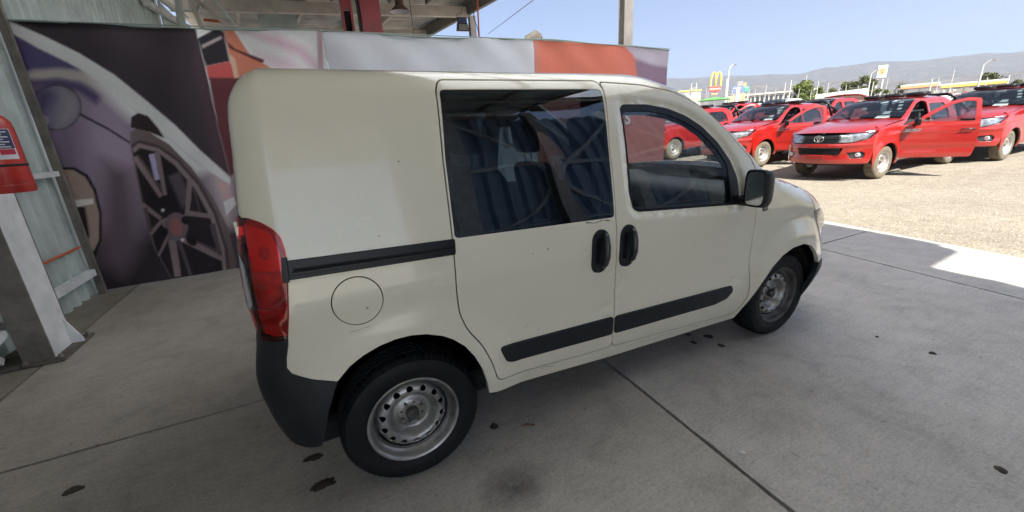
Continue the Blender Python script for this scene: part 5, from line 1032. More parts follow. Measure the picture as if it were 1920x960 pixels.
TZ = _pch(A_([.3, .45, .62, .80, .95, 1.05, 1.13, 1.25, 1.45, 1.6, 1.68, 1.72]), A_([.86, .895, .905, .905, .90, .895, .875, .845, .785, .735, .69, .62]))
TT = _pch(A_([-4.4, -3.05, -2.98, -2.80, -2.5, -1.4, -1.2, -.9, -.60, -.45, 0.0, .4, .7, .85, .98]), A_([1.10, 1.10, 1.18, 1.56, 1.665, 1.675, 1.63, 1.475, 1.315, 1.26, 1.225, 1.18, 1.13, 1.08, 1.0]))
TP = _pch(A_([-4.4, -4.2, -3.8, .2, .45, .62, .76, .86, .93, .97]), A_([.02, .005, 0, 0, .012, .04, .10, .19, .32, .46]))
def tr_w(x, z):
    T = TT(x); r = .055+.05*np.clip((x+.5)/.6, 0, 1); q = np.clip((z-(T-r))/r, 0, .98)
    f = 0
    for cx in (0, -3.085):
        Rr_ = np.hypot(x-cx, z-.38); f = np.maximum(f, .022*np.clip(1-(Rr_-.44)/.15, 0, 1)**1.3)
    cre = -.014*np.exp(-((z-.60)/.06)**2)*np.clip((-x-.3)/.2, 0, 1)*np.clip((x+2.7)/.2, 0, 1)+.006*np.exp(-((z-.97)/.03)**2)
    return TZ(z)-TP(x)-r*(1-np.sqrt(1-q*q))+f+cre
def tfwd(a, b): return np.stack([a, -tr_w(a, b), b], -1)
def tinv(x, z): return np.asarray(x, float), np.asarray(z, float)
TS = dict(fwd=tfwd, inv=tinv)
# front face: a=y, b=z
FB = _pch(A_([.30, .38, .42, .52, .60, .76, .82, .86, .94, 1.04, 1.09, 1.15]), A_([.86, .93, .975, .985, .975, .98, 1.005, .985, .965, .935, .90, .84]))
def fx(y, z): t = np.abs(y)/.90; return FB(z)-.30*np.clip(t, 0, 1)**3.2-.10*t*t
def ffwd(a, b): return np.stack([fx(a, b), a, b], -1)
FS = dict(fwd=ffwd, inv=tinv, out=-1)
def tarch(cx, r=.445, z0=.36): 
    return [(cx-r*math.cos(t)*1.0, .38+r*math.sin(t)*.93) for t in np.linspace(R(-12), R(192), 20)]

TRUCK_CACHE = {}
def tloft(name, xs, wf, zf, cz, m, parent, ns=16, dxf=lambda x: 0.0, power=2.4, under=False):
    V = []; F = []
    for x in xs:
        w_ = float(wf(x)); z_ = float(zf(x))
        for s_ in np.linspace(-1, 1, ns+1): k = 1-abs(s_)**power; V.append((x+dxf(x)*k, w_*s_, z_+cz(x)*k))
    for i in range(len(xs)-1):
        for j in range(ns): F.append((i*(ns+1)+j, i*(ns+1)+j+1, (i+1)*(ns+1)+j+1, (i+1)*(ns+1)+j))
    o = mk(name, V, F, m, parent, smooth=True); return o
def shift(o, h):
    o.data.transform(Matrix.Translation((-h[0], -h[1], -h[2]))); o.location = Vector(h)
    return o
DF = smooth_poly([(-.66, 1.20), (-.485, 1.12), (-.45, .95), (-.46, .60), (-.50, .42), (-1.62, .42), (-1.66, .62), (-1.66, 1.10), (-1.62, 1.585), (-1.42, 1.615), (-1.20, 1.565), (-.95, 1.42)], .04, 3)
WF = smooth_poly([(-.76, 1.185), (-.95, 1.34), (-1.20, 1.50), (-1.40, 1.555), (-1.55, 1.54), (-1.585, 1.14)], .04, 3)
DR = smooth_poly([(-1.675, 1.10), (-1.635, 1.59), (-2.45, 1.59), (-2.66, 1.46), (-2.72, 1.15), (-2.62, .82), (-2.50, .60), (-2.38, .42), (-1.64, .42), (-1.675, .62)], .04, 3)
WR = smooth_poly([(-1.73, 1.14), (-1.72, 1.54), (-2.38, 1.53), (-2.54, 1.42), (-2.60, 1.16)], .04, 3)
def body_outline():
    a1 = [(cx, z) for cx, z in tarch(0)]; a2 = [(cx, z) for cx, z in tarch(-3.085)]
    bottom = a2+[(-2.55, .36), (-.55, .36)]+a1   # from rear arch rear-side to front arch front-side
    up = [(.50, .44), (.56, .84), (.60, .93), (.42, 1.08), (.38, float(TT(.38))-.004)]
    tl = [(x, float(TT(x))-.004) for x in np.linspace(.32, -2.95, 70)]
    rear = [(-3.0, 1.096), (-4.34, 1.096), (-4.34, .50), (-3.60, .47)]
    return bottom+up+tl+rear
def make_truck(loc, rz, lab, door_near=0.0, door_far=0.0, paint='truck_red', bars=True, group='red pickups parked in the gravel lot', canopy=0.0, sport=True, papers=True):
    t = thing('pickup_truck', lab, 'pickup', loc, (0, 0, rz), group)
    key = (paint,)
    if key not in TRUCK_CACHE:
        P = M[paint]; c = {}
        root = bpy.data.objects.new('tmp', None); parts = []
        def reg(o, door=None): parts.append((o, door)); return o
        for mir in (False, True):
            k = dict(TS, mirror=mir, parent=None); side = 'R' if not mir else 'L'
            reg(panel('body_side', outline=body_outline(), m=P, holes=[grow(DF, .008), grow(DR, .008)], step=.055, bstep=.04, thick=.03, edge=.003, **k))
            df = reg(panel('front_door', outline=DF, m=P, holes=[WF], step=.05, bstep=.04, thick=.035, edge=.003, **k), side)
            dr = reg(panel('rear_door', outline=DR, m=P, holes=[WR], step=.06, bstep=.04, thick=.02, edge=.003, **k))
            for d_, wn_ in ((df, WF), (dr, WR)):
                panel('window', outline=grow(wn_, .01), m=M['screen_glass'], step=.2, bstep=.06, thick=.004, off=-.02, **dict(k, parent=d_))
            sy = 1 if mir else -1
            ip = panel('door_lining', outline=[(-.62, 1.10), (-.55, .50), (-1.60, .50), (-1.62, 1.12)], m=M['truck_seat'], step=.2, bstep=.1, thick=.0, off=-.05, **dict(k, parent=df))
            panel('window_frame_lining', outline=grow(DF, -.01), m=M['red_inner'], holes=[grow(WF, .002), [(-.62, 1.10), (-.55, .50), (-1.60, .50), (-1.62, 1.12)]], step=.2, bstep=.1, thick=.0, off=-.045, **dict(k, parent=df))
            for d_, hx in ((df, -1.50), (dr, -2.50)):
                h_ = MB(); yy_ = sy*.90; h_.tube([(hx-.10, sy*.895, .985), (hx-.09, sy*.94, .99), (hx+.08, sy*.94, .995), (hx+.09, sy*.895, .99)], .014, 8); h_.build('handle', M['grille_dark'], d_, True)
            mb = MB(); squircle_box(mb, (-.70, sy*1.02, 1.20), (.055, .105, .085), e=.5, nu=16, nv=8); o = mb.build('door_mirror', M['gloss_black'], df, True); MB().box(-.72, -.68, min(sy*.86, sy*.97), max(sy*.86, sy*.97), 1.11, 1.15, .01).build('mirror_arm', M['gloss_black'], df)
            bd = MB(); bd.box(-.78, -.50, sy*.902-.004, sy*.902+.004, .985, 1.0); bd.build('badge', M['chrome'], df)
            tx = text('badge_text', '4x4 HILUX', .055, M['chrome'], df, (-.55-.12, sy*.909, 1.02), (R(90), 0, 0 if sy < 0 else R(180)), .001, bold=.002)
            for cx in (0, -3.085):
                wv = MB(); wv.lathe([(.47, sy*.865), (.47, sy*.45), (0, sy*.45)], 24, 'Y', c=(cx, 0, .38), a0=R(0), a1=R(180)); reg(wv.build('wheel_well', M['under'], None))
            fl_ = MB(); fl_.box(-.58, -.54, min(sy*.62, sy*.86), max(sy*.62, sy*.86), .22, .45, .004); reg(fl_.build('mud_flap', M['rubber'], None))
            # lamps on the corners, front face
            s_ = -1 if not mir else 1
            hl = [(s_*.38, .872), (s_*.38, 1.04), (s_*.62, 1.075), (s_*.868, 1.13), (s_*.885, 1.06), (s_*.83, .94), (s_*.62, .868)]
            if s_ < 0: hl = hl[::-1]
            o = reg(panel('headlamp', outline=smooth_poly(hl, .02, 3), m=M['lamp_clear'], step=.05, bstep=.03, thick=.02, off=.006, **FS))
            panel('headlamp_reflector', outline=[(y*.985, .99+(z-.99)*.9) for y, z in hl], m=M['lamp_white'], step=.05, bstep=.04, thick=.0, off=-.02, **dict(FS, parent=o))
            fgl = [(s_*.54, .66), (s_*.62, .52), (s_*.80, .52), (s_*.82, .62), (s_*.78, .68)]
            if s_ < 0: fgl = fgl[::-1]
            o = reg(panel('fog_recess', outline=smooth_poly(fgl, .02, 3), m=M['grille_dark'], step=.05, bstep=.03, thick=.0, off=-.03, **FS))
            xf = float(fx(s_*.71, .60)); fo = MB(); fo.lathe([(.0, xf+.0), (.038, xf+.002), (.05, xf-.004), (.052, xf-.03)], 16, 'X', c=(0, s_*.71, .60)); fo.build('fog_lamp', M['lamp_white'], o, True)
        fgh = [[(s_*.54, .66), (s_*.62, .52), (s_*.80, .52), (s_*.82, .62), (s_*.78, .68)][::s_] for s_ in (-1, 1)]
        inl = smooth_poly([(-.50, .765), (.50, .765), (.43, .60), (-.43, .60)], .03, 3)
        grl = smooth_poly([(-.40, 1.055), (.40, 1.055), (.42, .96), (.37, .86), (-.37, .86), (-.42, .96)], .02, 3)
        hls = [[(s_*.395, .84), (s_*.395, .96), (s_*.62, .99), (s_*.868, 1.03), (s_*.882, .98), (s_*.80, .893), (s_*.62, .828)][::-s_] for s_ in (-1, 1)]
        face = [(-.885, .44), (.885, .44), (.895, .62), (.895, .85), (.892, .83), (.62, .822), (.40, .812), (-.40, .812), (-.62, .822), (-.892, .83), (-.895, .62)]
        face = [(-.86, .405), (.86, .405), (.89, .50), (.897, .62), (.896, .90), (.888, 1.03), (.84, .93), (.62, .857), (.40, .850), (-.40, .850), (-.62, .857), (-.84, .93), (-.888, 1.03), (-.896, .90), (-.897, .62), (-.89, .50)]
        reg(panel('front_bumper', outline=smooth_poly(face, .01, 2), m=P, holes=[inl]+[smooth_poly(f_, .02, 3) for f_ in fgh], step=.05, bstep=.03, thick=.04, edge=.006, **FS))
        o = reg(panel('lower_intake', outline=grow(inl, .01), m=M['dark_void'], step=.1, bstep=.05, thick=.0, off=-.05, **FS))
        for k_ in range(6):
            sl = MB(); sl.box(.93, .955, -.44, .44, .615+.026*k_, .622+.026*k_); sl.build('intake_slat', M['grille_dark'], o)
        pm = reg(B(.978, .998, -.17, .17, .52, .60, .004).build('plate_holder', P, None))
        for y_ in (-.09, .09): MB().lathe([(0, 1.001), (.014, 1.001), (.014, .99)], 8, 'X', c=(0, y_, .565)).build('bolt', M['grille_dark'], pm)
        gr = reg(panel('grille', outline=grow(grl, .01), m=M['dark_void'], step=.1, bstep=.05, thick=.01, off=-.03, **FS))
        for z_ in (.875, .918, .965, 1.01):
            gs = MB(); wv_ = .41; pts = [(float(fx(y_, z_))+.0, y_, z_) for y_ in np.linspace(-wv_, wv_, 9)]
            for a_, b_ in zip(pts[:-1], pts[1:]): gs.bar(a_, b_, .025, .020)
            gs.build('grille_bar', M['grille_dark'] if True else M['steel_white'], gr)
        em = MB(); xe = float(fx(0, .96))+.02
        em.tube([(xe, .10*math.cos(q), .965+.072*math.sin(q)) for q in np.linspace(0, 2*math.pi, 25)], .007, 6, cap=False)
        em.tube([(xe, .026*math.cos(q), .965+.056*math.sin(q)) for q in np.linspace(0, 2*math.pi, 19)], .006, 6, cap=False)
        em.tube([(xe, .062*math.cos(q), .985+.020*math.sin(q)) for q in np.linspace(0, 2*math.pi, 19)], .006, 6, cap=False); em.build('emblem', M['chrome'], gr, True)
        # bonnet, windscreen, roof, bed
        wT = lambda x: float(tr_w(np.array([x]), np.array([float(TT(x))-.003]))[0])
        nose = []
        V = []; F = []; ys_ = np.linspace(-1, 1, 21)
        for u in np.linspace(0, 1, 16):
            for s_ in ys_:
                yb = .868*s_; xb = float(fx(yb, 1.06))-.006 if abs(s_) < 1 else float(fx(yb, 1.0))-.012
                x0 = -.60; xf = xb; x = x0+(xf-x0)*u
                zc = 1.305-.11*u-.10*max(0, u)**4.0; zc = zc-(.04*abs(s_)**2.4)+.012*math.exp(-((abs(s_)-.62)/.12)**2)*(1-u)
                V.append((x, yb*(1-.0*u), zc))
        for i in range(15):
            for j in range(20): F.append((i*21+j, (i+1)*21+j, (i+1)*21+j+1, i*21+j+1))
        reg(mk('bonnet', V, F, P, None, smooth=True))
        reg(tloft('windscreen', np.linspace(-.60, -1.36, 10), lambda x: wT(x)-.015, lambda x: TT(x), lambda x: .03, M['screen_glass'], None, 16, dxf=lambda x: .16*(1-(x+.5)/-.86*.4)))
        reg(tloft('roof', np.linspace(-1.34, -2.72, 12), lambda x: wT(x), lambda x: TT(x), lambda x: .055, P, None, 16, dxf=lambda x: .09*max(0, 1+(x+1.34)/.5)))
        reg(tloft('rear_window', np.linspace(-2.74, -2.97, 6), lambda x: wT(x), lambda x: TT(x), lambda x: .03, M['tint_glass'], None, 8))
        hb = MB(); hb.box(-2.98, -.56, -.72, .72, .36, .62, .02); reg(hb.build('cabin_floor', M['truck_seat'], None))
        ds = MB(); ds.box(-.92, -.55, -.74, .74, .80, 1.13, .04); reg(ds.build('dashboard', M['truck_seat'], None))
        for y_ in (-.38, .38):
            o = seat(None, -1.62, y_, .25, .80, scale=.9, cloth='truck_seat'); 
            reg(o)
            o.data.transform(Matrix.Translation((-.0, 0, 0)))
        o = seat(None, -2.45, 0, .62, .80, scale=.85, cloth='truck_seat'); reg(o)
        stw = MB(); stw.tube([(-1.13+.07*math.sin(q), .38+.18*math.cos(q), 1.10+.16*math.sin(q)) for q in np.linspace(0, 2*math.pi, 25)], .015, 8, cap=False); stw.bar((-1.13, .2, 1.1), (-1.13, .56, 1.1), .03, .04); reg(stw.build('steering_wheel', M['black_plastic'], None))
        bb = MB(); bb.box(-4.32, -3.02, -.80, .80, .62, .66); bb.box(-4.34, -4.30, -.84, .84, .55, 1.09, .01); bb.box(-3.06, -3.0, -.84, .84, .5, 1.09, .01); bb.box(-4.30, -3.06, -.83, -.79, .6, 1.09); bb.box(-4.30, -3.06, .79, .83, .6, 1.09); reg(bb.build('load_bed', P, None))
        ch = MB(); ch.box(-4.2, .5, -.42, .42, .36, .50, .02); ch.box(-.1, .1, -.7, .7, .34, .42, .02); ch.box(-3.2, -2.95, -.7, .7, .30, .42, .03); ch.box(.50, .84, -.55, .55, .36, .48, .02); reg(ch.build('chassis', M['under'], None))
        rb = MB(); rb.box(-4.48, -4.34, -.84, .84, .50, .62, .02); reg(rb.build('rear_bumper', M['chrome'], None))
        for y_ in (-.80, .80): reg(B(-4.352, -4.33, y_-.07, y_+.07, .75, 1.05, .006).build('tail_lamp', M['ext_red'], None))
        if True:
            w0 = None
            for (x_, y_) in ((0, -1), (0, 1), (-3.085, -1), (-3.085, 1)):
                lc = (x_, y_*(.76), .366)
                if w0 is None:
                    w0 = steel_wheel(None, lc, Ro=.368, Rr=.225, w=.215, nh=16, rubber='dusty_rubber', disc='truck_rim', lip='truck_rim', nuts=6, barrel='truck_rim'); w0['tmpl'] = 1; reg(w0)
                else: reg(steel_wheel(None, lc, proto=w0, side=y_))
        TRUCK_CACHE[key] = parts
        for o, d in parts: o.parent = t
        mine = parts
    else:
        mine = []
        for o, d in TRUCK_CACHE[key]:
            c = o.copy(); link(c, t); mine.append((c, d)); c.location = o.location.copy() if d is None else (0, 0, 0)
            c.rotation_euler = o.rotation_euler if d is None else (0, 0, 0)
            for ch in o.children:
                e = ch.copy(); link(e, c)
    # doors: swing about the hinge line at (-.50, +-.86)
    for o, d in mine:
        if d in ('L', 'R'):
            ang = (door_near if d == 'L' else door_far)
            if ang:
                s_ = 1 if d == 'L' else -1
                h = Vector((-.47, s_*.87, 0)); o.matrix_local = Matrix.Translation(h) @ Matrix.Rotation(R(-ang*s_), 4, 'Z') @ Matrix.Translation(-h)
    if bars:
        b = MB()
        for (y0, y1) in ((-.64, -.24), (-.20, .20), (.24, .64)): squircle_box(b, (-1.95, (y0+y1)/2, 1.765), (.17, (y1-y0)/2, .048), e=.45, nu=14, nv=8)
        b.build('roof_light_bar', M['black_plastic'], t, True); MB().box(-2.0, -1.9, -.60, .60, 1.70, 1.74, .005).build('bar_mount', M['steel_white'], t)
    if sport:
        b = MB(); b.tube([(-3.35, -.78, 1.08), (-3.20, -.66, 1.62), (-3.18, -.5, 1.70), (-3.18, .5, 1.70), (-3.20, .66, 1.62), (-3.35, .78, 1.08)], .035, 10)
        for s_ in (-1, 1): b.tube([(-3.22, s_*.66, 1.58), (-4.1, s_*.78, 1.10)], .03, 8)
        b.build('sport_bar', M['gloss_black'], t, True)
    if papers:
        q = Matrix.Rotation(R(-38), 3, 'Y')
        pp = MB(); a_ = [Vector((-.88, -.18, 1.285)), Vector((-.88, .12, 1.285)), Vector((-.96, .10, 1.345)), Vector((-.96, -.14, 1.345))]
        pp.add([v+Vector((0.0, .30, 0)) for v in a_], [(0, 1, 2, 3)]); pp.add([Vector((v.x-.12, v.y*.5+.30, v.z+.085)) for v in a_], [(0, 1, 2, 3)]); pp.build('paper_sheet', M['paper'], t)
        st_ = MB()
        for (x_, y_, z_) in ((-1.22, .50, 1.60), (-1.12, .54, 1.53), (-1.02, .57, 1.46)): st_.add([(x_+.10, y_-.05, z_), (x_+.10, y_+.03, z_), (x_+.06, y_+.03, z_+.035), (x_+.06, y_-.05, z_+.035)], [(0, 1, 2, 3)])
        st_.build('sticker', M['paper'], t)
    if canopy:
        hx = Vector((-3.0, 0, 1.72)); cv = MB(); V = []; F = []
        for x_ in np.linspace(-3.0, -3.95, 8):
            for s_ in np.linspace(-1, 1, 11): V.append((x_, .72*s_, 1.74+.05*(1-s_*s_)-.10*max(0, (-x_-3.5))**1))
        for i in range(7):
            for j in range(10): F.append((i*11+j, (i+1)*11+j, (i+1)*11+j+1, i*11+j+1))
        o = mk('raised_lid', V, F, M['truck_red'], t, smooth=True); sm = o.modifiers.new('solid', 'SOLIDIFY'); sm.thickness = .05
        o.data.transform(Matrix.Translation(-hx)); o.location = hx; o.rotation_euler = (0, R(canopy), 0)
    return t
def ground_at(x, y, rz): return (x, y, float(terr(np.array(x+1.5*-math.cos(rz)), np.array(y))) if False else float(terr(np.array(x), np.array(y))))
def park(x, y, heading, **k):
    rz = heading; z0 = float(terr(np.array(x), np.array(y))); x2, y2 = x-3.085*math.cos(rz), y-3.085*math.sin(rz); z1 = float(terr(np.array(x2), np.array(y2)))
    t = make_truck((x, y, z0), rz, **k); pitch = math.atan2(z0-z1, 3.085); t.rotation_euler = (0, -pitch, rz); return t
GR = 'red pickups parked in the gravel lot'
t1 = park(11.45, 3.19, 3.105, lab='nearest red pickup, chrome emblem on its grille, near front door wide open', door_near=62)
t2 = park(12.05, 6.35, 3.10, lab='red pickup with its near front door open, left of the nearest one', door_near=52)
t3 = park(11.9, 9.55, 3.08, lab='red pickup seen through the van front window beside the orange banner', door_near=0)
t4 = park(15.45, 2.38, 3.10, lab='red pickup at the right edge, parked behind the open door of the nearest one', door_near=0)
t5 = park(18.2, 8.2, 3.12, lab='red pickup in the back row with its load lid raised', canopy=-14, bars=False, sport=False)
t6 = park(17.3, 11.9, 3.10, lab='red pickup of the back row with its near door half open', door_near=40)
t7 = park(24.0, 13.6, 3.14, lab='white pickup parked beyond the red ones', paint='truck_white', bars=False, sport=False, group=None)
# ================================================================== DISTANCE
def gz(x, y): return float(terr(np.array(x), np.array(y)))
def spot(az, D): p = azp(az, 0, D); return p.x, p.y, gz(p.x, p.y)
def h_at(el, D): return CAM_POS[2]+D*math.tan(R(el))
def frame_at(az, D, turn=0.0):
    """matrix: origin on the ground at a bearing, local x across the line of sight, y away from the viewer"""
    x, y, z = spot(az, D); return (x, y, z), R(-az+turn)
M['pole_grey'] = mat('pole_grey', (0.48, 0.46, 0.43), 0.6); M['pole_dark'] = mat('pole_dark', (0.20, 0.19, 0.18), 0.6); M['sign_yellow'] = mat('sign_yellow', (0.80, 0.60, 0.14), 0.4); M['sign_red'] = mat('sign_red', (0.55, 0.09, 0.08), 0.4)
M['sign_white'] = mat('sign_white', (0.62, 0.61, 0.57), 0.5); M['sign_blue'] = mat('sign_blue', (0.16, 0.22, 0.55), 0.4); M['sign_green'] = mat('sign_green', (0.10, 0.33, 0.27), 0.4); M['sign_orange'] = mat('sign_orange', (0.72, 0.36, 0.18), 0.5)
M['wall_pale'] = mat('wall_pale', (0.50, 0.47, 0.42), 0.8, noise=.15); M['wall_grey'] = mat('wall_grey', (0.30, 0.30, 0.30), 0.7); M['lime'] = mat('lime', (0.48, 0.56, 0.25), 0.6); M['dark_window'] = mat('dark_window', (0.05, 0.06, 0.07), 0.2); M['tent_green'] = mat('tent_green', (0.10, 0.30, 0.08), 0.6)

# burger restaurant sign: tall double arch over a red board on a pole
D = 130; loc, rz = frame_at(51.75, D, 14); z0 = loc[2]; s = thing('restaurant_sign', 'tall yellow double arch sign above a red board on a dark pole', 'sign', loc, (0, 0, rz))
tz = h_at(5.72, D)-z0; bz = h_at(4.22, D)-z0; lz = h_at(3.62, D)-z0
B(-.14, .14, .3, .6, 0, lz).build('pole', M['pole_dark'], s)
wA = 2.3; ar = MB()
for c0 in (-.56*wA/2*1.0, .56*wA/2*1.0):
    pts = []; hw = .56*wA/2
    for q in np.linspace(0, math.pi, 25):
        xx = c0-hw*math.cos(q)*(1.0); zz_ = bz+(tz-bz)*math.sin(q)**.62; pts.append((xx, zz_))
    for a, b in zip(pts[:-1], pts[1:]):
        ar.bar((a[0], .45, a[1]), (b[0], .45, b[1]), 1.1 if False else .9, .34, up=(0, 1, 0)) if False else ar.prism([(-.17, 0), (.17, 0), (.17, math.hypot(b[0]-a[0], b[1]-a[1])+.03), (-.17, math.hypot(b[0]-a[0], b[1]-a[1])+.03)], Matrix.Translation((a[0], 0, a[1])) @ Matrix.Rotation(math.atan2(-(b[0]-a[0]), b[1]-a[1])*-1, 4, 'Y') @ Matrix.Rotation(R(90), 4, 'X'), -.9)
ar.build('arches', M['sign_yellow'], s)
rb = B(-1.55, 1.35, -.05, .95, lz, bz-.02, .05).build('red_board', M['sign_red'], s)
text('board_text', "McDonald's", .60, M['sign_white'], rb, (-.1, -.07, (lz+bz)/2), (R(90), 0, 0), .01, bold=.012)
B(-.9, .7, .2, .7, lz-.75, lz-.35).build('lower_plate', M['sign_orange'], s)
# fuel station sign
D = 150; loc, rz = frame_at(66.8, D, 22); z0 = loc[2]; s = thing('fuel_sign', 'tall white sign with an orange disc beside the fuel station', 'sign', loc, (0, 0, rz))
tz = h_at(4.62, D)-z0; bz = h_at(3.45, D)-z0; hc_ = (tz+bz)/2
B(-1.15, .95, 0, .75, bz, tz, .05).build('sign_box', M['sign_white'], s); B(-1.0, .8, -.03, -.001, bz+.1, tz-.1).build('sign_face', mat('sign_face', (.42, .44, .44), .4), s)
sh = MB(); V = [(-.1, -.09, hc_-.75)]
for q in range(33):
    a = R(-58)+R(296)*q/32; r_ = .80*(1+.05*math.cos(q*math.pi/2)); V.append((-.1+r_*math.sin(a-R(90)+R(90)-math.pi+R(180)) if False else -.1+r_*math.cos(a+R(0)), -.09, hc_+.1+r_*math.sin(a)))
sh.add(V, [(0, i, i+1) for i in range(1, 33)]); sh.build('disc_emblem', M['sign_orange'], s)
for q in range(5):
    a = R(40+25*q); MB().bar((-.1, -.10, hc_-.6), (-.1+.72*math.cos(a), -.10, hc_+.1+.72*math.sin(a)), .05, .02).build('emblem_rib', M['sign_red'], s)
B(-.85, -.55, .2, .5, 0, bz).build('pole', M['pole_grey'], s); B(.30, .62, .2, .5, 0, bz).build('pole', M['pole_grey'], s)

# fuel station
D = 165; loc, rz = frame_at(71.8, D, 0); z0 = loc[2]; fs = thing('fuel_station', 'fuel station with yellow and orange canopy bands and a grey shop behind', 'building', loc, (0, 0, rz))
def lx(az, Dd=D, c=71.8): return Dd*math.tan(R(az-c))
def canopy_part(a0, a1, eT, eB, ym, nm, stripe, cols=3):
    zt = h_at(eT, D)-z0; zb = h_at(eB, D)-z0; x0, x1 = lx(a0), lx(a1)
    c_ = B(x0, x1, 0, 8, zb, zt).build(nm, M['sign_white'], fs); B(x0+.1, x1-.1, -.12, -.01, zb+(zt-zb)*.02, zb+(zt-zb)*.62).build('canopy_band', stripe, c_)
    B(x0, x1, -.06, -.005, zb-.10, zb+.02).build('canopy_edge', M['sign_red'], c_)
    for i in range(cols): xx = x0+(x1-x0)*(i+.5)/cols; B(xx-.22, xx+.22, 3.5, 4, 0, zb).build('canopy_column', M['sign_white'], c_)
canopy_part(68.35, 71.05, 2.62, 2.24, 0, 'canopy', M['sign_orange']); canopy_part(71.15, 75.25, 2.40, 2.03, 0, 'canopy', M['sign_yellow'], 4)
x0, x1 = lx(68.0), lx(75.4); sp = B(x0, x1, 12, 20, 0, h_at(2.02, D)-z0).build('shop', M['wall_grey'], fs)
for i in range(7): xx = x0+1.5+i*2.9; B(xx, xx+1.8, 11.9, 11.99, .3, 2.3).build('shop_window', M['dark_window'], sp)
text('shop_letters', 'DUEL & AP', 1.35, M['sign_white'], sp, (lx(71.1), 11.8, h_at(1.80, D)-z0), (R(90), 0, 0), .05, bold=.03)
for i in range(3): B(lx(71.9+i*.8), lx(72.2+i*.8), 11.8, 11.89, h_at(1.55, D)-z0, h_at(1.72, D)-z0).build('red_panel', M['sign_red'], sp)
mbv = MB(); mbv.box(lx(74.0), lx(75.1), 2, 5, h_at(1.50, D)-z0, h_at(1.62, D)-z0); mbv.build('yellow_awning', M['sign_yellow'], fs)

# poles and lamps
def pole(az, elT, D, lab=None, r=.10, arm=None, group='slim pale poles along the road beyond the lot', name='utility_pole', m='pole_grey', lean=0.0):
    loc, rz = frame_at(az, D); H = h_at(elT, D)-loc[2]
    t = thing(name, lab or 'slim pale pole standing along the road beyond the red pickups', 'pole', loc, (0, R(lean), rz), group)
    MB().tube([(0, 0, 0), (0, 0, H)], r, 8, r1=r*.6).build('pole', M[m], t)
    if arm:
        MB().tube([(0, 0, H-.05), (arm*.5, 0, H+.35), (arm, 0, H+.45)], r*.55, 6).build('arm', M[m], t); B(min(arm, arm*1.5), max(arm, arm*1.5), -.15, .15, H+.38, H+.52, .03).build('lamp_head', M['pole_dark'], t)
    return t
pole(53.0, 5.95, 60, 'street lamp with a dark angled head just right of the arch sign', .13, arm=.5, group=None, name='street_lamp')
pole(52.87, 4.95, 75, 'pale pole with a crossbar touching the street lamp by the arch sign', r=.09); pole(53.55, 3.6, 90, 'short pole at the left edge of the blue road sign', r=.08)
pole(73.5, 3.68, 75, 'leaning pale street lamp standing before the yellow fuel canopy', .13, arm=.6, group=None, name='street_lamp')
pole(65.95, 3.95, 110, 'curved street lamp just left of the fuel station sign', .16, arm=.7, group=None, name='street_lamp')
for (az, el, D_, r_), lb_ in zip(((56.94, 3.81, 120, .10), (58.74, 3.90, 105, .12), (59.25, 4.12, 100, .14), (59.5, 3.3, 120, .1), (60.59, 4.50, 125, .10), (61.71, 3.74, 110, .10), (57.9, 3.4, 130, .09), (55.3, 3.55, 110, .08), (55.9, 3.5, 115, .08), (56.4, 3.2, 120, .07), (65.12, 2.9, 120, .1), (63.59, 2.9, 120, .08), (64.13, 3.05, 120, .08), (62.6, 3.5, 130, .09), (67.3, 3.4, 120, .08), (70.45, 2.93, 100, .14), (70.9, 3.0, 130, .08), (71.78, 3.57, 140, .10), (73.95, 2.63, 120, .10), (75.19, 2.64, 90, .12), (50.78, 4.10, 90, .05), (51.0, 3.9, 95, .05), (54.05, 3.6, 85, .07), (57.3, 3.1, 100, .08), (60.1, 3.1, 105, .08), (61.2, 2.9, 115, .07), (66.25, 3.2, 125, .12)), (
    'slim pole at the left part of the long pale building', 'thick pale pole before the right part of the long building', 'tallest pale pole near the right end of the long building', 'thin pole just right of the tallest one', 'tall thin pole rising out of the bushy green tree', 'pole standing right before the small rounded tree', 'short pole before the middle of the long building', 'pole close to the right side of the green road sign', 'second pole right of the green road sign', 'third, shorter pole right of the green road sign', 'slim pole in front of the tallest tree of the row', 'short pole before the second tree of the row', 'slim pole just right of the second tree of the row', 'pole between the small rounded tree and the tree row', 'pole just right of the fuel sign', 'white lamp pole before the orange canopy band', 'short thin pole beside the white lamp pole at the orange canopy', 'tall thin pole behind the yellow canopy', 'short pole before the broad tree behind the yellow canopy', 'slanting pole at the right end of the yellow canopy', 'faint thin pole left of the arch sign', 'faintest pole closest to the left side of the arch sign', 'pole standing before the blue road sign', 'low pole before the long building windows', 'short pole left of the bushy tree trunk', 'short pole right of the bushy green tree', 'thin pole immediately left of the fuel sign')):
    pole(az, el, D_, lb_, r=r_)
# H frame
D = 95; loc, rz = frame_at(49.35, D); z0 = loc[2]; hf_ = thing('transformer_frame', 'two pole transformer frame in front of the grey warehouse', 'pole', loc, (0, 0, rz)); zt = h_at(4.75, D)-z0
for s_ in (-.45, .45): MB().tube([(s_, 0, 0), (s_, 0, zt)], .09, 8).build('pole', M['pole_grey'], hf_)
MB().bar((-.75, 0, zt-.1), (.65, 0, zt+.05), .08, .10).build('crossarm', M['pole_dark'], hf_); MB().bar((-.75, 0, zt-1.0), (.75, 0, zt-.8), .07, .09).build('crossarm', M['pole_grey'], hf_); B(-.65, -.35, -.2, .2, zt-2.1, zt-1.2, .04).build('transformer', M['pole_dark'], hf_)
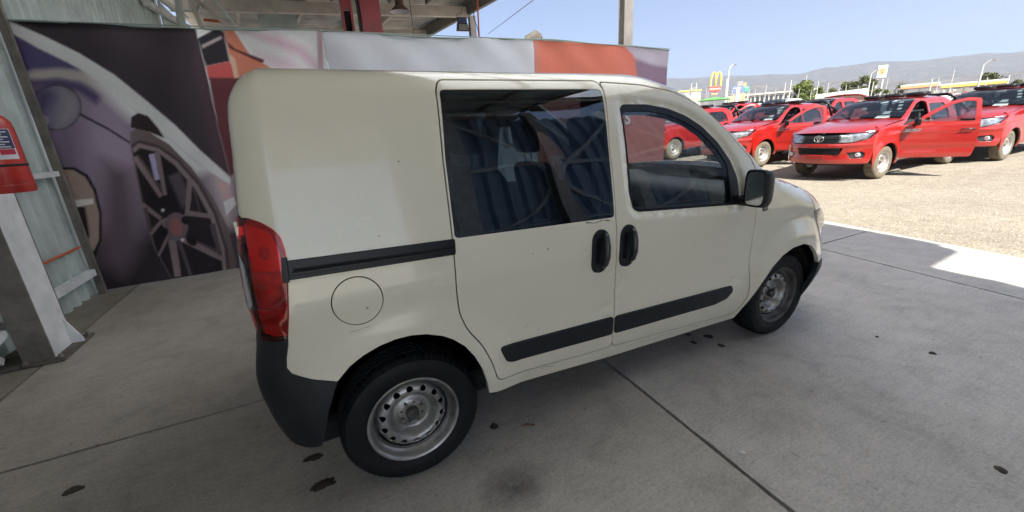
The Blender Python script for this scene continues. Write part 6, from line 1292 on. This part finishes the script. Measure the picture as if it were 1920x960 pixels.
# billboards and totems
def board(name, lab, a0, a1, eT, eB, D, m, legs=True, extra=None, cat='sign'):
    c_ = (a0+a1)/2; loc, rz = frame_at(c_, D); z0 = loc[2]; w = D*math.tan(R((a1-a0)/2)); zt, zb = h_at(eT, D)-z0, max(0, h_at(eB, D)-z0)
    t = thing(name, lab, cat, loc, (0, 0, rz)); B(-w, w, 0, .35, zb, zt, .02).build('panel', M[m], t)
    if legs and zb > 0:
        for s_ in (-.6, .6): B(w*s_-.08, w*s_+.08, .1, .26, 0, zb).build('leg', M['pole_grey'], t)
    return t, w, zb, zt
board('billboard', 'grey billboard above the blue and green road signs', 54.0, 54.58, 4.50, 3.95, 125, 'wall_grey')
board('billboard', 'narrow orange board just right of the grey billboard', 54.62, 54.95, 4.30, 3.80, 124, 'sign_orange')
t, w, zb, zt = board('road_sign', 'blue road sign above the parked pickups', 53.52, 54.72, 3.98, 3.35, 100, 'sign_blue'); text('sign_text', 'SANTIAGO', .28, M['sign_white'], t, (-.2, -.03, (zb+zt)/2+.2), (R(90), 0, 0), .005) if False else None
B(-w+.2, w-.5, -.02, -.002, (zb+zt)/2+.15, (zb+zt)/2+.3).build('white_line', M['sign_white'], t)
t, w, zb, zt = board('road_sign', 'green road sign right of the blue one', 54.78, 55.28, 3.92, 3.28, 100, 'sign_green'); B(-w+.1, w-.1, -.02, -.002, zt-.35, zt-.28).build('white_line', M['sign_white'], t); MB().bar((w, .1, zt-.4), (w+1.0, .1, zt-.3), .05).build('gantry_arm', M['pole_dark'], t); MB().bar((w, .1, zt-.8), (w+1.0, .1, zt-.7), .05).build('gantry_arm', M['pole_dark'], t)
board('totem_sign', 'orange totem standing below the green road sign', 54.52, 54.90, 3.12, 2.1, 95, 'sign_orange')
board('kiosk', 'lime green kiosk left of the white totem', 53.2, 53.85, 2.95, 1.8, 98, 'lime', cat='kiosk')
t, w, zb, zt = board('totem_sign', 'white totem with a small orange emblem in front of the blue sign', 53.95, 54.35, 3.68, 2.0, 92, 'sign_white'); B(-w*.45, w*.45, -.04, -.002, zt-.9, zt-.35).build('emblem', M['sign_orange'], t)
# buildings
def building(name, lab, a0, a1, eT, D, m, depth=12, cat='building'):
    c_ = (a0+a1)/2; loc, rz = frame_at(c_, D); z0 = loc[2]; w = D*math.tan(R((a1-a0)/2)); zt = h_at(eT, D)-z0; t = thing(name, lab, cat, loc, (0, 0, rz)); B(-w, w, 0, depth, -.5, zt).build('walls', M[m], t); return t, w, zt
t, w, zt = building('warehouse', 'grey warehouse with a yellow roof trim beyond the left pickups', 45.5, 50.2, 3.98, 150, 'wall_grey', 20)
B(-w-.1, w+.1, -.15, -.005, zt-.28, zt+.12).build('roof_trim', M['sign_yellow'], t)
for i in range(7): B(-w+.7+i*1.72, -w+1.9+i*1.72, -.06, -.004, .6, zt-.8).build('door_panel', M['wall_pale'], t)
B(-w, w, -.1, -.004, zt-2.9, zt-2.6).build('yellow_band', M['sign_yellow'], t)
t, w, zt = building('long_building', 'long low pale building with dark bays behind the row of poles', 54.95, 61.6, 3.02, 140, 'wall_pale', 14)
for i in range(14): xx = -w+.6+i*(2*w-1)/14; B(xx, xx+.72, -.08, -.004, .2, zt-.9).build('window', M['dark_window'], t)
B(-w-.3, w+.3, -.5, -.085, zt-.35, zt-.02).build('eave', M['sign_white'], t)
D = 120; loc, rz = frame_at(63.8, D); z0 = loc[2]; t = thing('ribbed_canopy', 'low cream ribbed roof between the trees and the fuel sign', 'building', loc, (0, 0, rz)); w = D*math.tan(R(2.3))
for i in range(16):
    xa = -w+i*2*w/16; xb = xa+2*w/16*.86; zl = h_at(2.02, D)-z0+.0*i; zh = h_at(2.30+.25*i/16, D)-z0; mk('roof_rib', [(xa, 0, zl), (xb, 0, zl), (xb, 9, zh+.6), (xa, 9, zh+.6), (xa, 0, zl-.12), (xb, 0, zl-.12)], [(0, 1, 2, 3), (4, 5, 1, 0)], M['sign_white'], t)
B(-w, w, .5, 9, 0, h_at(1.95, D)-z0).build('walls', M['wall_pale'], t)
# green tent by the arch sign
loc, rz = frame_at(51.7, 48); t = thing('green_tent', 'green tent roof just below the arch sign', 'tent', loc, (0, 0, rz)); zt = h_at(3.1, 48)-loc[2]; zb = h_at(2.72, 48)-loc[2]
mk('tent_roof', [(-1.5, 0, zb), (1.5, 0, zb), (1.5, 2.4, zb), (-1.5, 2.4, zb), (0, 1.2, zt)], [(0, 1, 4), (1, 2, 4), (2, 3, 4), (3, 0, 4)], M['tent_green'], t)
for x_, y_ in ((-1.45, .05), (1.45, .05), (1.45, 2.35), (-1.45, 2.35)): MB().tube([(x_, y_, 0), (x_, y_, zb)], .03, 6).build('leg', M['pole_grey'], t)
# far parked cars, simple sedans with cabin, glass and wheels
M['far_white'] = mat('far_white', (.7, .7, .7), .3, coat=.5); M['far_dark'] = mat('far_dark', (.05, .05, .06), .3, coat=.5)
def far_car(az, D, m, lab, turn=80):
    loc, rz = frame_at(az, D, turn); t = thing('parked_car', lab, 'car', loc, (0, 0, rz), None)
    pr = [(-2.1, .35), (-2.15, .75), (-2.0, .92), (-1.45, .98), (-.9, 1.42), (.55, 1.46), (1.2, 1.02), (2.0, .88), (2.15, .6), (2.1, .35)]
    MB().prism(pr, Matrix.Translation((0, .82, 0)) @ Matrix.Rotation(R(90), 4, 'X'), 1.64).build('body', M[m], t)
    MB().prism([(-1.32, 1.0), (-.86, 1.36), (.5, 1.39), (1.02, 1.03)], Matrix.Translation((0, .83, 0)) @ Matrix.Rotation(R(90), 4, 'X'), 1.66).build('windows', M['dark_window'], t)
    for x_ in (-1.3, 1.3):
        for s_ in (-1, 1): MB().lathe([(0, s_*.84), (.2, s_*.84), (.32, s_*.80), (.32, s_*.62)], 16, 'Y', c=(x_, 0, .32)).build('wheel', M['rubber'], t)
far_car(55.6, 42, 'far_white', 'white car roof just behind the windscreen of the second pickup', 85); far_car(54.2, 60, 'far_dark', 'dark car parked below the orange totem', 70); far_car(53.2, 55, 'far_white', 'white car parked left of the lime kiosk', 75)
far_car(67.3, 40, 'far_white', 'white car behind the raised load lid, below the fuel sign', 85); far_car(71.6, 60, 'far_white', 'white car before the fuel station shop', 70)

# trees
def foliage_mat(name, c1, c2):
    m = mat(name, c1, 0.85, col2=c2, nscale=1.1, spec=.2); return m
M['leaf_green'] = foliage_mat('leaf_green', (.17, .20, .06), (.09, .12, .035)); M['leaf_olive'] = foliage_mat('leaf_olive', (.15, .165, .07), (.08, .09, .04)); M['bark'] = mat('bark', (.12, .09, .06), .9)
def tree(az, D, elT, half, lab, seed, leaf='leaf_green', elB=None, tall=1.0, n=2600):
    r = np.random.default_rng(seed); loc, rz = frame_at(az, D); H = h_at(elT, D)-loc[2]; W_ = D*math.tan(R(half*1.6)); t = thing('tree', lab, 'tree', loc, (0, 0, rz))
    tk = MB(); tk.tube([(0, 0, -.2), (.1, 0, H*.3), (0, .1, H*.7)], .05*H*.6, 7, r1=.02*H*.4)
    for q in range(5):
        a = 6.28*q/5+r.uniform(0, 1); tk.tube([(0, 0, H*.28), (W_*.3*math.cos(a), W_*.3*math.sin(a), H*.5), (W_*.6*math.cos(a), W_*.6*math.sin(a), H*.72)], .02*H*.4, 5, r1=.01*H*.2)
    tk.build('trunk', M['bark'], t, True)
    nb = 16; cs = [];
    for i in range(nb):
        u = r.uniform(.18, .90); rad = W_*math.sin(math.pi*min(1, .18+u*.85))**.7*r.uniform(.1, .75); a = r.uniform(0, 6.28); cs.append((rad*math.cos(a), rad*math.sin(a), H*u, r.uniform(.20, .36)*min(W_, H*.5)*1.35))
    cs.append((0, 0, H*.86, W_*.3))
    cs = np.array(cs); k = r.integers(0, len(cs), n); d = r.normal(size=(n, 3)); d /= np.linalg.norm(d, axis=1)[:, None]; d *= (r.random(n)**.45)[:, None]
    C = cs[k, :3]+d*cs[k, 3][:, None]*np.array([1, 1, .85]); C[:, 2] = np.clip(C[:, 2], H*.08, H)
    s = .05*W_*r.uniform(.5, 1.6, n)+.10; A1 = r.normal(size=(n, 3)); A1 /= np.linalg.norm(A1, axis=1)[:, None]; A2 = np.cross(A1, r.normal(size=(n, 3))); A2 /= np.linalg.norm(A2, axis=1)[:, None]
    V = np.stack([C+A1*s[:, None], C+A2*s[:, None]*.7, C-A1*s[:, None], C-A2*s[:, None]*.7], 1).reshape(-1, 3); F = np.arange(n*4).reshape(-1, 4)
    mk('crown', V, F, M[leaf], t)
tree(60.45, 120, 3.98, .98, 'bushy green tree right of the long pale building', 1); tree(61.95, 135, 3.42, .50, 'small rounded tree right of the bushy one', 2, n=1200)
for i, (a_, e_, h_, l_) in enumerate(((63.1, 3.05, .5, 'lowest tree at the left of the row behind the ribbed roof'), (64.0, 3.55, .6, 'second tree of the row behind the ribbed roof'), (64.8, 3.6, .55, 'third tree of the row behind the ribbed roof'), (65.5, 3.95, .6, 'tallest tree of the row, left of the fuel sign'), (66.3, 3.6, .55, 'tree standing directly behind the poles of the fuel sign'))): tree(a_, 140, e_, h_, l_, 10+i, 'leaf_olive', n=1500)
tree(67.4, 115, 2.45, .5, 'low green bush right of the fuel sign', 20, n=1000); tree(68.3, 170, 2.95, .45, 'dark tree behind the left end of the orange canopy', 21, 'leaf_olive', n=900); tree(74.1, 190, 2.98, .85, 'broad tree behind the yellow canopy', 22, 'leaf_olive', n=2000); tree(75.7, 180, 2.35, .5, 'tree at the right edge beyond the fuel station', 23, 'leaf_olive', n=1200)
tree(72.3, 210, 2.3, .5, 'low tree peeking above the yellow canopy', 24, 'leaf_olive', n=700)

# mountains: two ranges of folded slopes
def pn(x, y, seed, octv=5):
    r = np.random.default_rng(seed); v = 0
    for o in range(octv):
        for q in range(3):
            a = r.uniform(0, 6.28); ph = r.uniform(0, 6.28); f = 2**o*.5; v = v+np.abs(np.sin((x*math.cos(a)+y*math.sin(a))*f+ph))*(.55**o)
    return v/3
def mountain(name, prof, D, depth, seed, m, rough, base=0.0):
    az = np.arange(18, 112, .16); el = np.interp(az, [p_[0] for p_ in prof], [p_[1] for p_ in prof]); rows = 26; V = []
    for j in range(rows):
        u = j/(rows-1); Dj = D-depth*(1-u)
        Hh = (CAM_POS[2]+D*np.tan(np.radians(el)))
        n_ = pn(az*.55, u*3.0+0*az, seed); n_ = (n_-n_.mean())
        z = Hh*(u**1.15)+Hh*rough*n_*math.sin(math.pi*u)*1.2+Hh*rough*.10*(pn(az*2.2, az*0, seed+5)-.8)*(u**3)
        z = np.maximum(z, -2) if j else z*0-20
        a = np.radians(az+0.9*np.sin(az*1.7+u*4)*0.12); V += [(CAM_POS[0]+Dj*math.sin(p_), CAM_POS[1]+Dj*math.cos(p_), q) for p_, q in zip(a, z)]
    n_a = len(az); F = [(j*n_a+i, j*n_a+i+1, (j+1)*n_a+i+1, (j+1)*n_a+i) for j in range(rows-1) for i in range(n_a-1)]
    structure(mk(name, V, F, M[m], smooth=True))
M['rock_far'] = mat('rock_far', (.22, .195, .18), .95, noise=.25, nscale=.004, coords='Object'); M['rock_near'] = mat('rock_near', (.34, .285, .24), .95, noise=.25, nscale=.006, coords='Object')
for k_ in ('rock_far', 'rock_near'):
    m = M[k_]; N = m.node_tree.nodes; L = m.node_tree.links; tcn = N.new('ShaderNodeTexCoord'); mpn = N.new('ShaderNodeMapping'); mpn.inputs['Scale'].default_value = (.0032, .0032, .0012); L.new(tcn.outputs['Object'], mpn.inputs[0])
    nzn = N.new('ShaderNodeTexNoise'); nzn.inputs['Scale'].default_value = 1.0; nzn.inputs['Detail'].default_value = 9; nzn.inputs['Roughness'].default_value = .65; nzn.inputs['Distortion'].default_value = .8; L.new(mpn.outputs[0], nzn.inputs['Vector'])
    b = N.new('ShaderNodeBump'); b.inputs['Strength'].default_value = 1.0; b.inputs['Distance'].default_value = 900; L.new(nzn.outputs['Fac'], b.inputs['Height']); L.new(b.outputs[0], N['Principled BSDF'].inputs['Normal'])
mountain('far_mountains', [(18, 6.5), (40, 6.0), (46.6, 5.5), (49.8, 5.25), (52.7, 5.2), (55, 4.95), (56.5, 4.92), (58, 4.75), (60, 4.6), (61.8, 4.95), (63, 4.92), (64.4, 4.95), (66.4, 5.02), (67.8, 4.75), (69.2, 4.62), (71.9, 4.6), (73.5, 4.62), (75, 4.35), (76, 4.4), (90, 5.5), (112, 6)], 9000, 3200, 4, 'rock_far', .20)
mountain('near_hills', [(18, 3.0), (45, 3.6), (50, 3.2), (54, 3.7), (56, 4.05), (58, 3.6), (60, 3.2), (62.8, 3.65), (66, 3.5), (69, 2.9), (72, 3.0), (75, 2.8), (80, 3.2), (112, 3)], 5200, 1500, 9, 'rock_near', .22)

# ================================================================== SMALL THINGS ON THE FLOOR
def splat(name, x, y, r, lab, m, cat='stain', h=.0022, sq=1.0, seed=0, n=34, dome=0.0):
    q = np.random.default_rng(seed); a = np.linspace(0, 6.28, n, endpoint=False); rr = r*(1+.35*np.convolve(q.normal(size=n+4), np.ones(5)/5, 'valid')*.8+.06*q.normal(size=n))
    rr = np.clip(rr, r*.35, r*1.8); V = [(x, y, h+dome)]+[(x+rr[i]*.55*math.cos(a[i]), y+rr[i]*.55*sq*math.sin(a[i]), h+dome*.8) for i in range(n)]+[(x+rr[i]*math.cos(a[i]), y+rr[i]*sq*math.sin(a[i]), h*.4) for i in range(n)]
    F = [(0, 1+i, 1+(i+1) % n) for i in range(n)]+[(1+i, 1+n+i, 1+n+(i+1) % n, 1+(i+1) % n) for i in range(n)]
    o = mk(name, V, F, M[m], smooth=True); tag(o, lab, cat); return o
M['oil'] = mat('oil', (.030, .027, .025), .35, noise=.4, nscale=40); M['mud'] = mat('mud', (.05, .038, .028), .8, noise=.4, nscale=60, bump=.5, bscale=200); M['chip'] = mat('chip', (.55, .54, .52), .8); M['dry_leaf'] = mat('dry_leaf', (.22, .12, .06), .8)
splat('mud_clod', -.45, -.43, .045, 'flat dark mud clod just behind the rear wheel, the farther of two', 'mud', 'mud', sq=.55, seed=1, dome=.006)
splat('mud_clod', -.41, -.63, .050, 'larger dark mud clod near the frame bottom behind the rear wheel', 'mud', 'mud', sq=.6, seed=2, dome=.008)
splat('mud_clod', .41, -.67, .022, 'small dark clod ahead of the rear wheel', 'mud', 'mud', seed=3, dome=.006)
splat('mud_clod', -1.44, -.09, .040, 'dark crumb of mud at the lower left corner of the floor', 'mud', 'mud', sq=.7, seed=4, dome=.006)
splat('mud_clod', 2.15, -1.98, .022, 'brown clod at the lower right corner of the floor', 'mud', 'mud', seed=5, dome=.008)
splat('pebble', 3.07, -1.45, .018, 'dark pebble alone on the right part of the floor', 'mud', 'pebble', seed=6, dome=.008); splat('pebble', 3.04, -1.18, .011, 'tiny pebble farther from the frame bottom on the right floor', 'mud', 'pebble', seed=7, dome=.006)
for i, (x_, y_, r_, l_) in enumerate(((2.02, -.50, .022, 'oil drop nearest the van sill'), (2.12, -.59, .030, 'largest round oil drop between sill and front wheel'), (1.96, -.60, .020, 'oil drop left of the largest one'), (2.08, -.72, .024, 'oil drop nearest the camera beside the front wheel'))): splat('oil_drop', x_, y_, r_, l_, 'oil', seed=20+i, h=.0015)
splat('paint_chip', 1.33, -1.40, .016, 'small white paint chip next to the floor joint', 'chip', 'chip', seed=30, dome=.003)
lf = mk('dry_leaf', [(.52, -.74, .003), (.55, -.755, .012), (.60, -.765, .004), (.56, -.740, .009), (.585, -.775, .003)], [(0, 1, 3), (1, 2, 3), (1, 4, 2)], M['dry_leaf']); tag(lf, 'thin brown dry leaf lying ahead of the rear wheel', 'leaf')
# soft wet patch
m = mat('damp', (.12, .12, .13), .3); M['damp'] = m; N = m.node_tree.nodes; L = m.node_tree.links; p = N['Principled BSDF']
ng = N.new('ShaderNodeNewGeometry'); tcn = N.new('ShaderNodeTexCoord'); gr_ = N.new('ShaderNodeTexGradient'); gr_.gradient_type = 'SPHERICAL'; mpn = N.new('ShaderNodeMapping'); mpn.inputs['Location'].default_value = (0, 0, 0); L.new(tcn.outputs['Object'], mpn.inputs[0]); mpn.inputs['Scale'].default_value = (5.5, 6.5, 1); L.new(mpn.outputs[0], gr_.inputs[0])
nzn = N.new('ShaderNodeTexNoise'); nzn.inputs['Scale'].default_value = 18; nzn.inputs['Detail'].default_value = 6; L.new(tcn.outputs['Object'], nzn.inputs['Vector']); mlt = N.new('ShaderNodeMath'); mlt.operation = 'MULTIPLY'; L.new(gr_.outputs[0], mlt.inputs[0]); L.new(nzn.outputs['Fac'], mlt.inputs[1]); L.new(mlt.outputs[0], p.inputs['Alpha'])
o = mk('damp_patch', [(-.2, -.18, 0), (.2, -.18, 0), (.2, .18, 0), (-.2, .18, 0)], [(0, 1, 2, 3)], m); o.location = (.33, -1.06, .0025); tag(o, 'soft dark damp patch near the bottom centre of the floor', 'stain')

# haze
hz = B(-9400, 9400, -9400, 9400, -25, 1250).build('haze', None); hz.data.materials.clear(); hm = bpy.data.materials.new('haze'); hm.use_nodes = True; N = hm.node_tree.nodes; N.remove(N['Principled BSDF'])
pv = N.new('ShaderNodeVolumePrincipled'); pv.inputs['Density'].default_value = 0.00014; pv.inputs['Color'].default_value = (.86, .92, 1, 1); pv.inputs['Anisotropy'].default_value = 0.3
hm.node_tree.links.new(pv.outputs[0], N['Material Output'].inputs['Volume']); hz.data.materials.append(hm); stuff(hz); hz['label'] = 'pale blue haze over the valley and mountains'
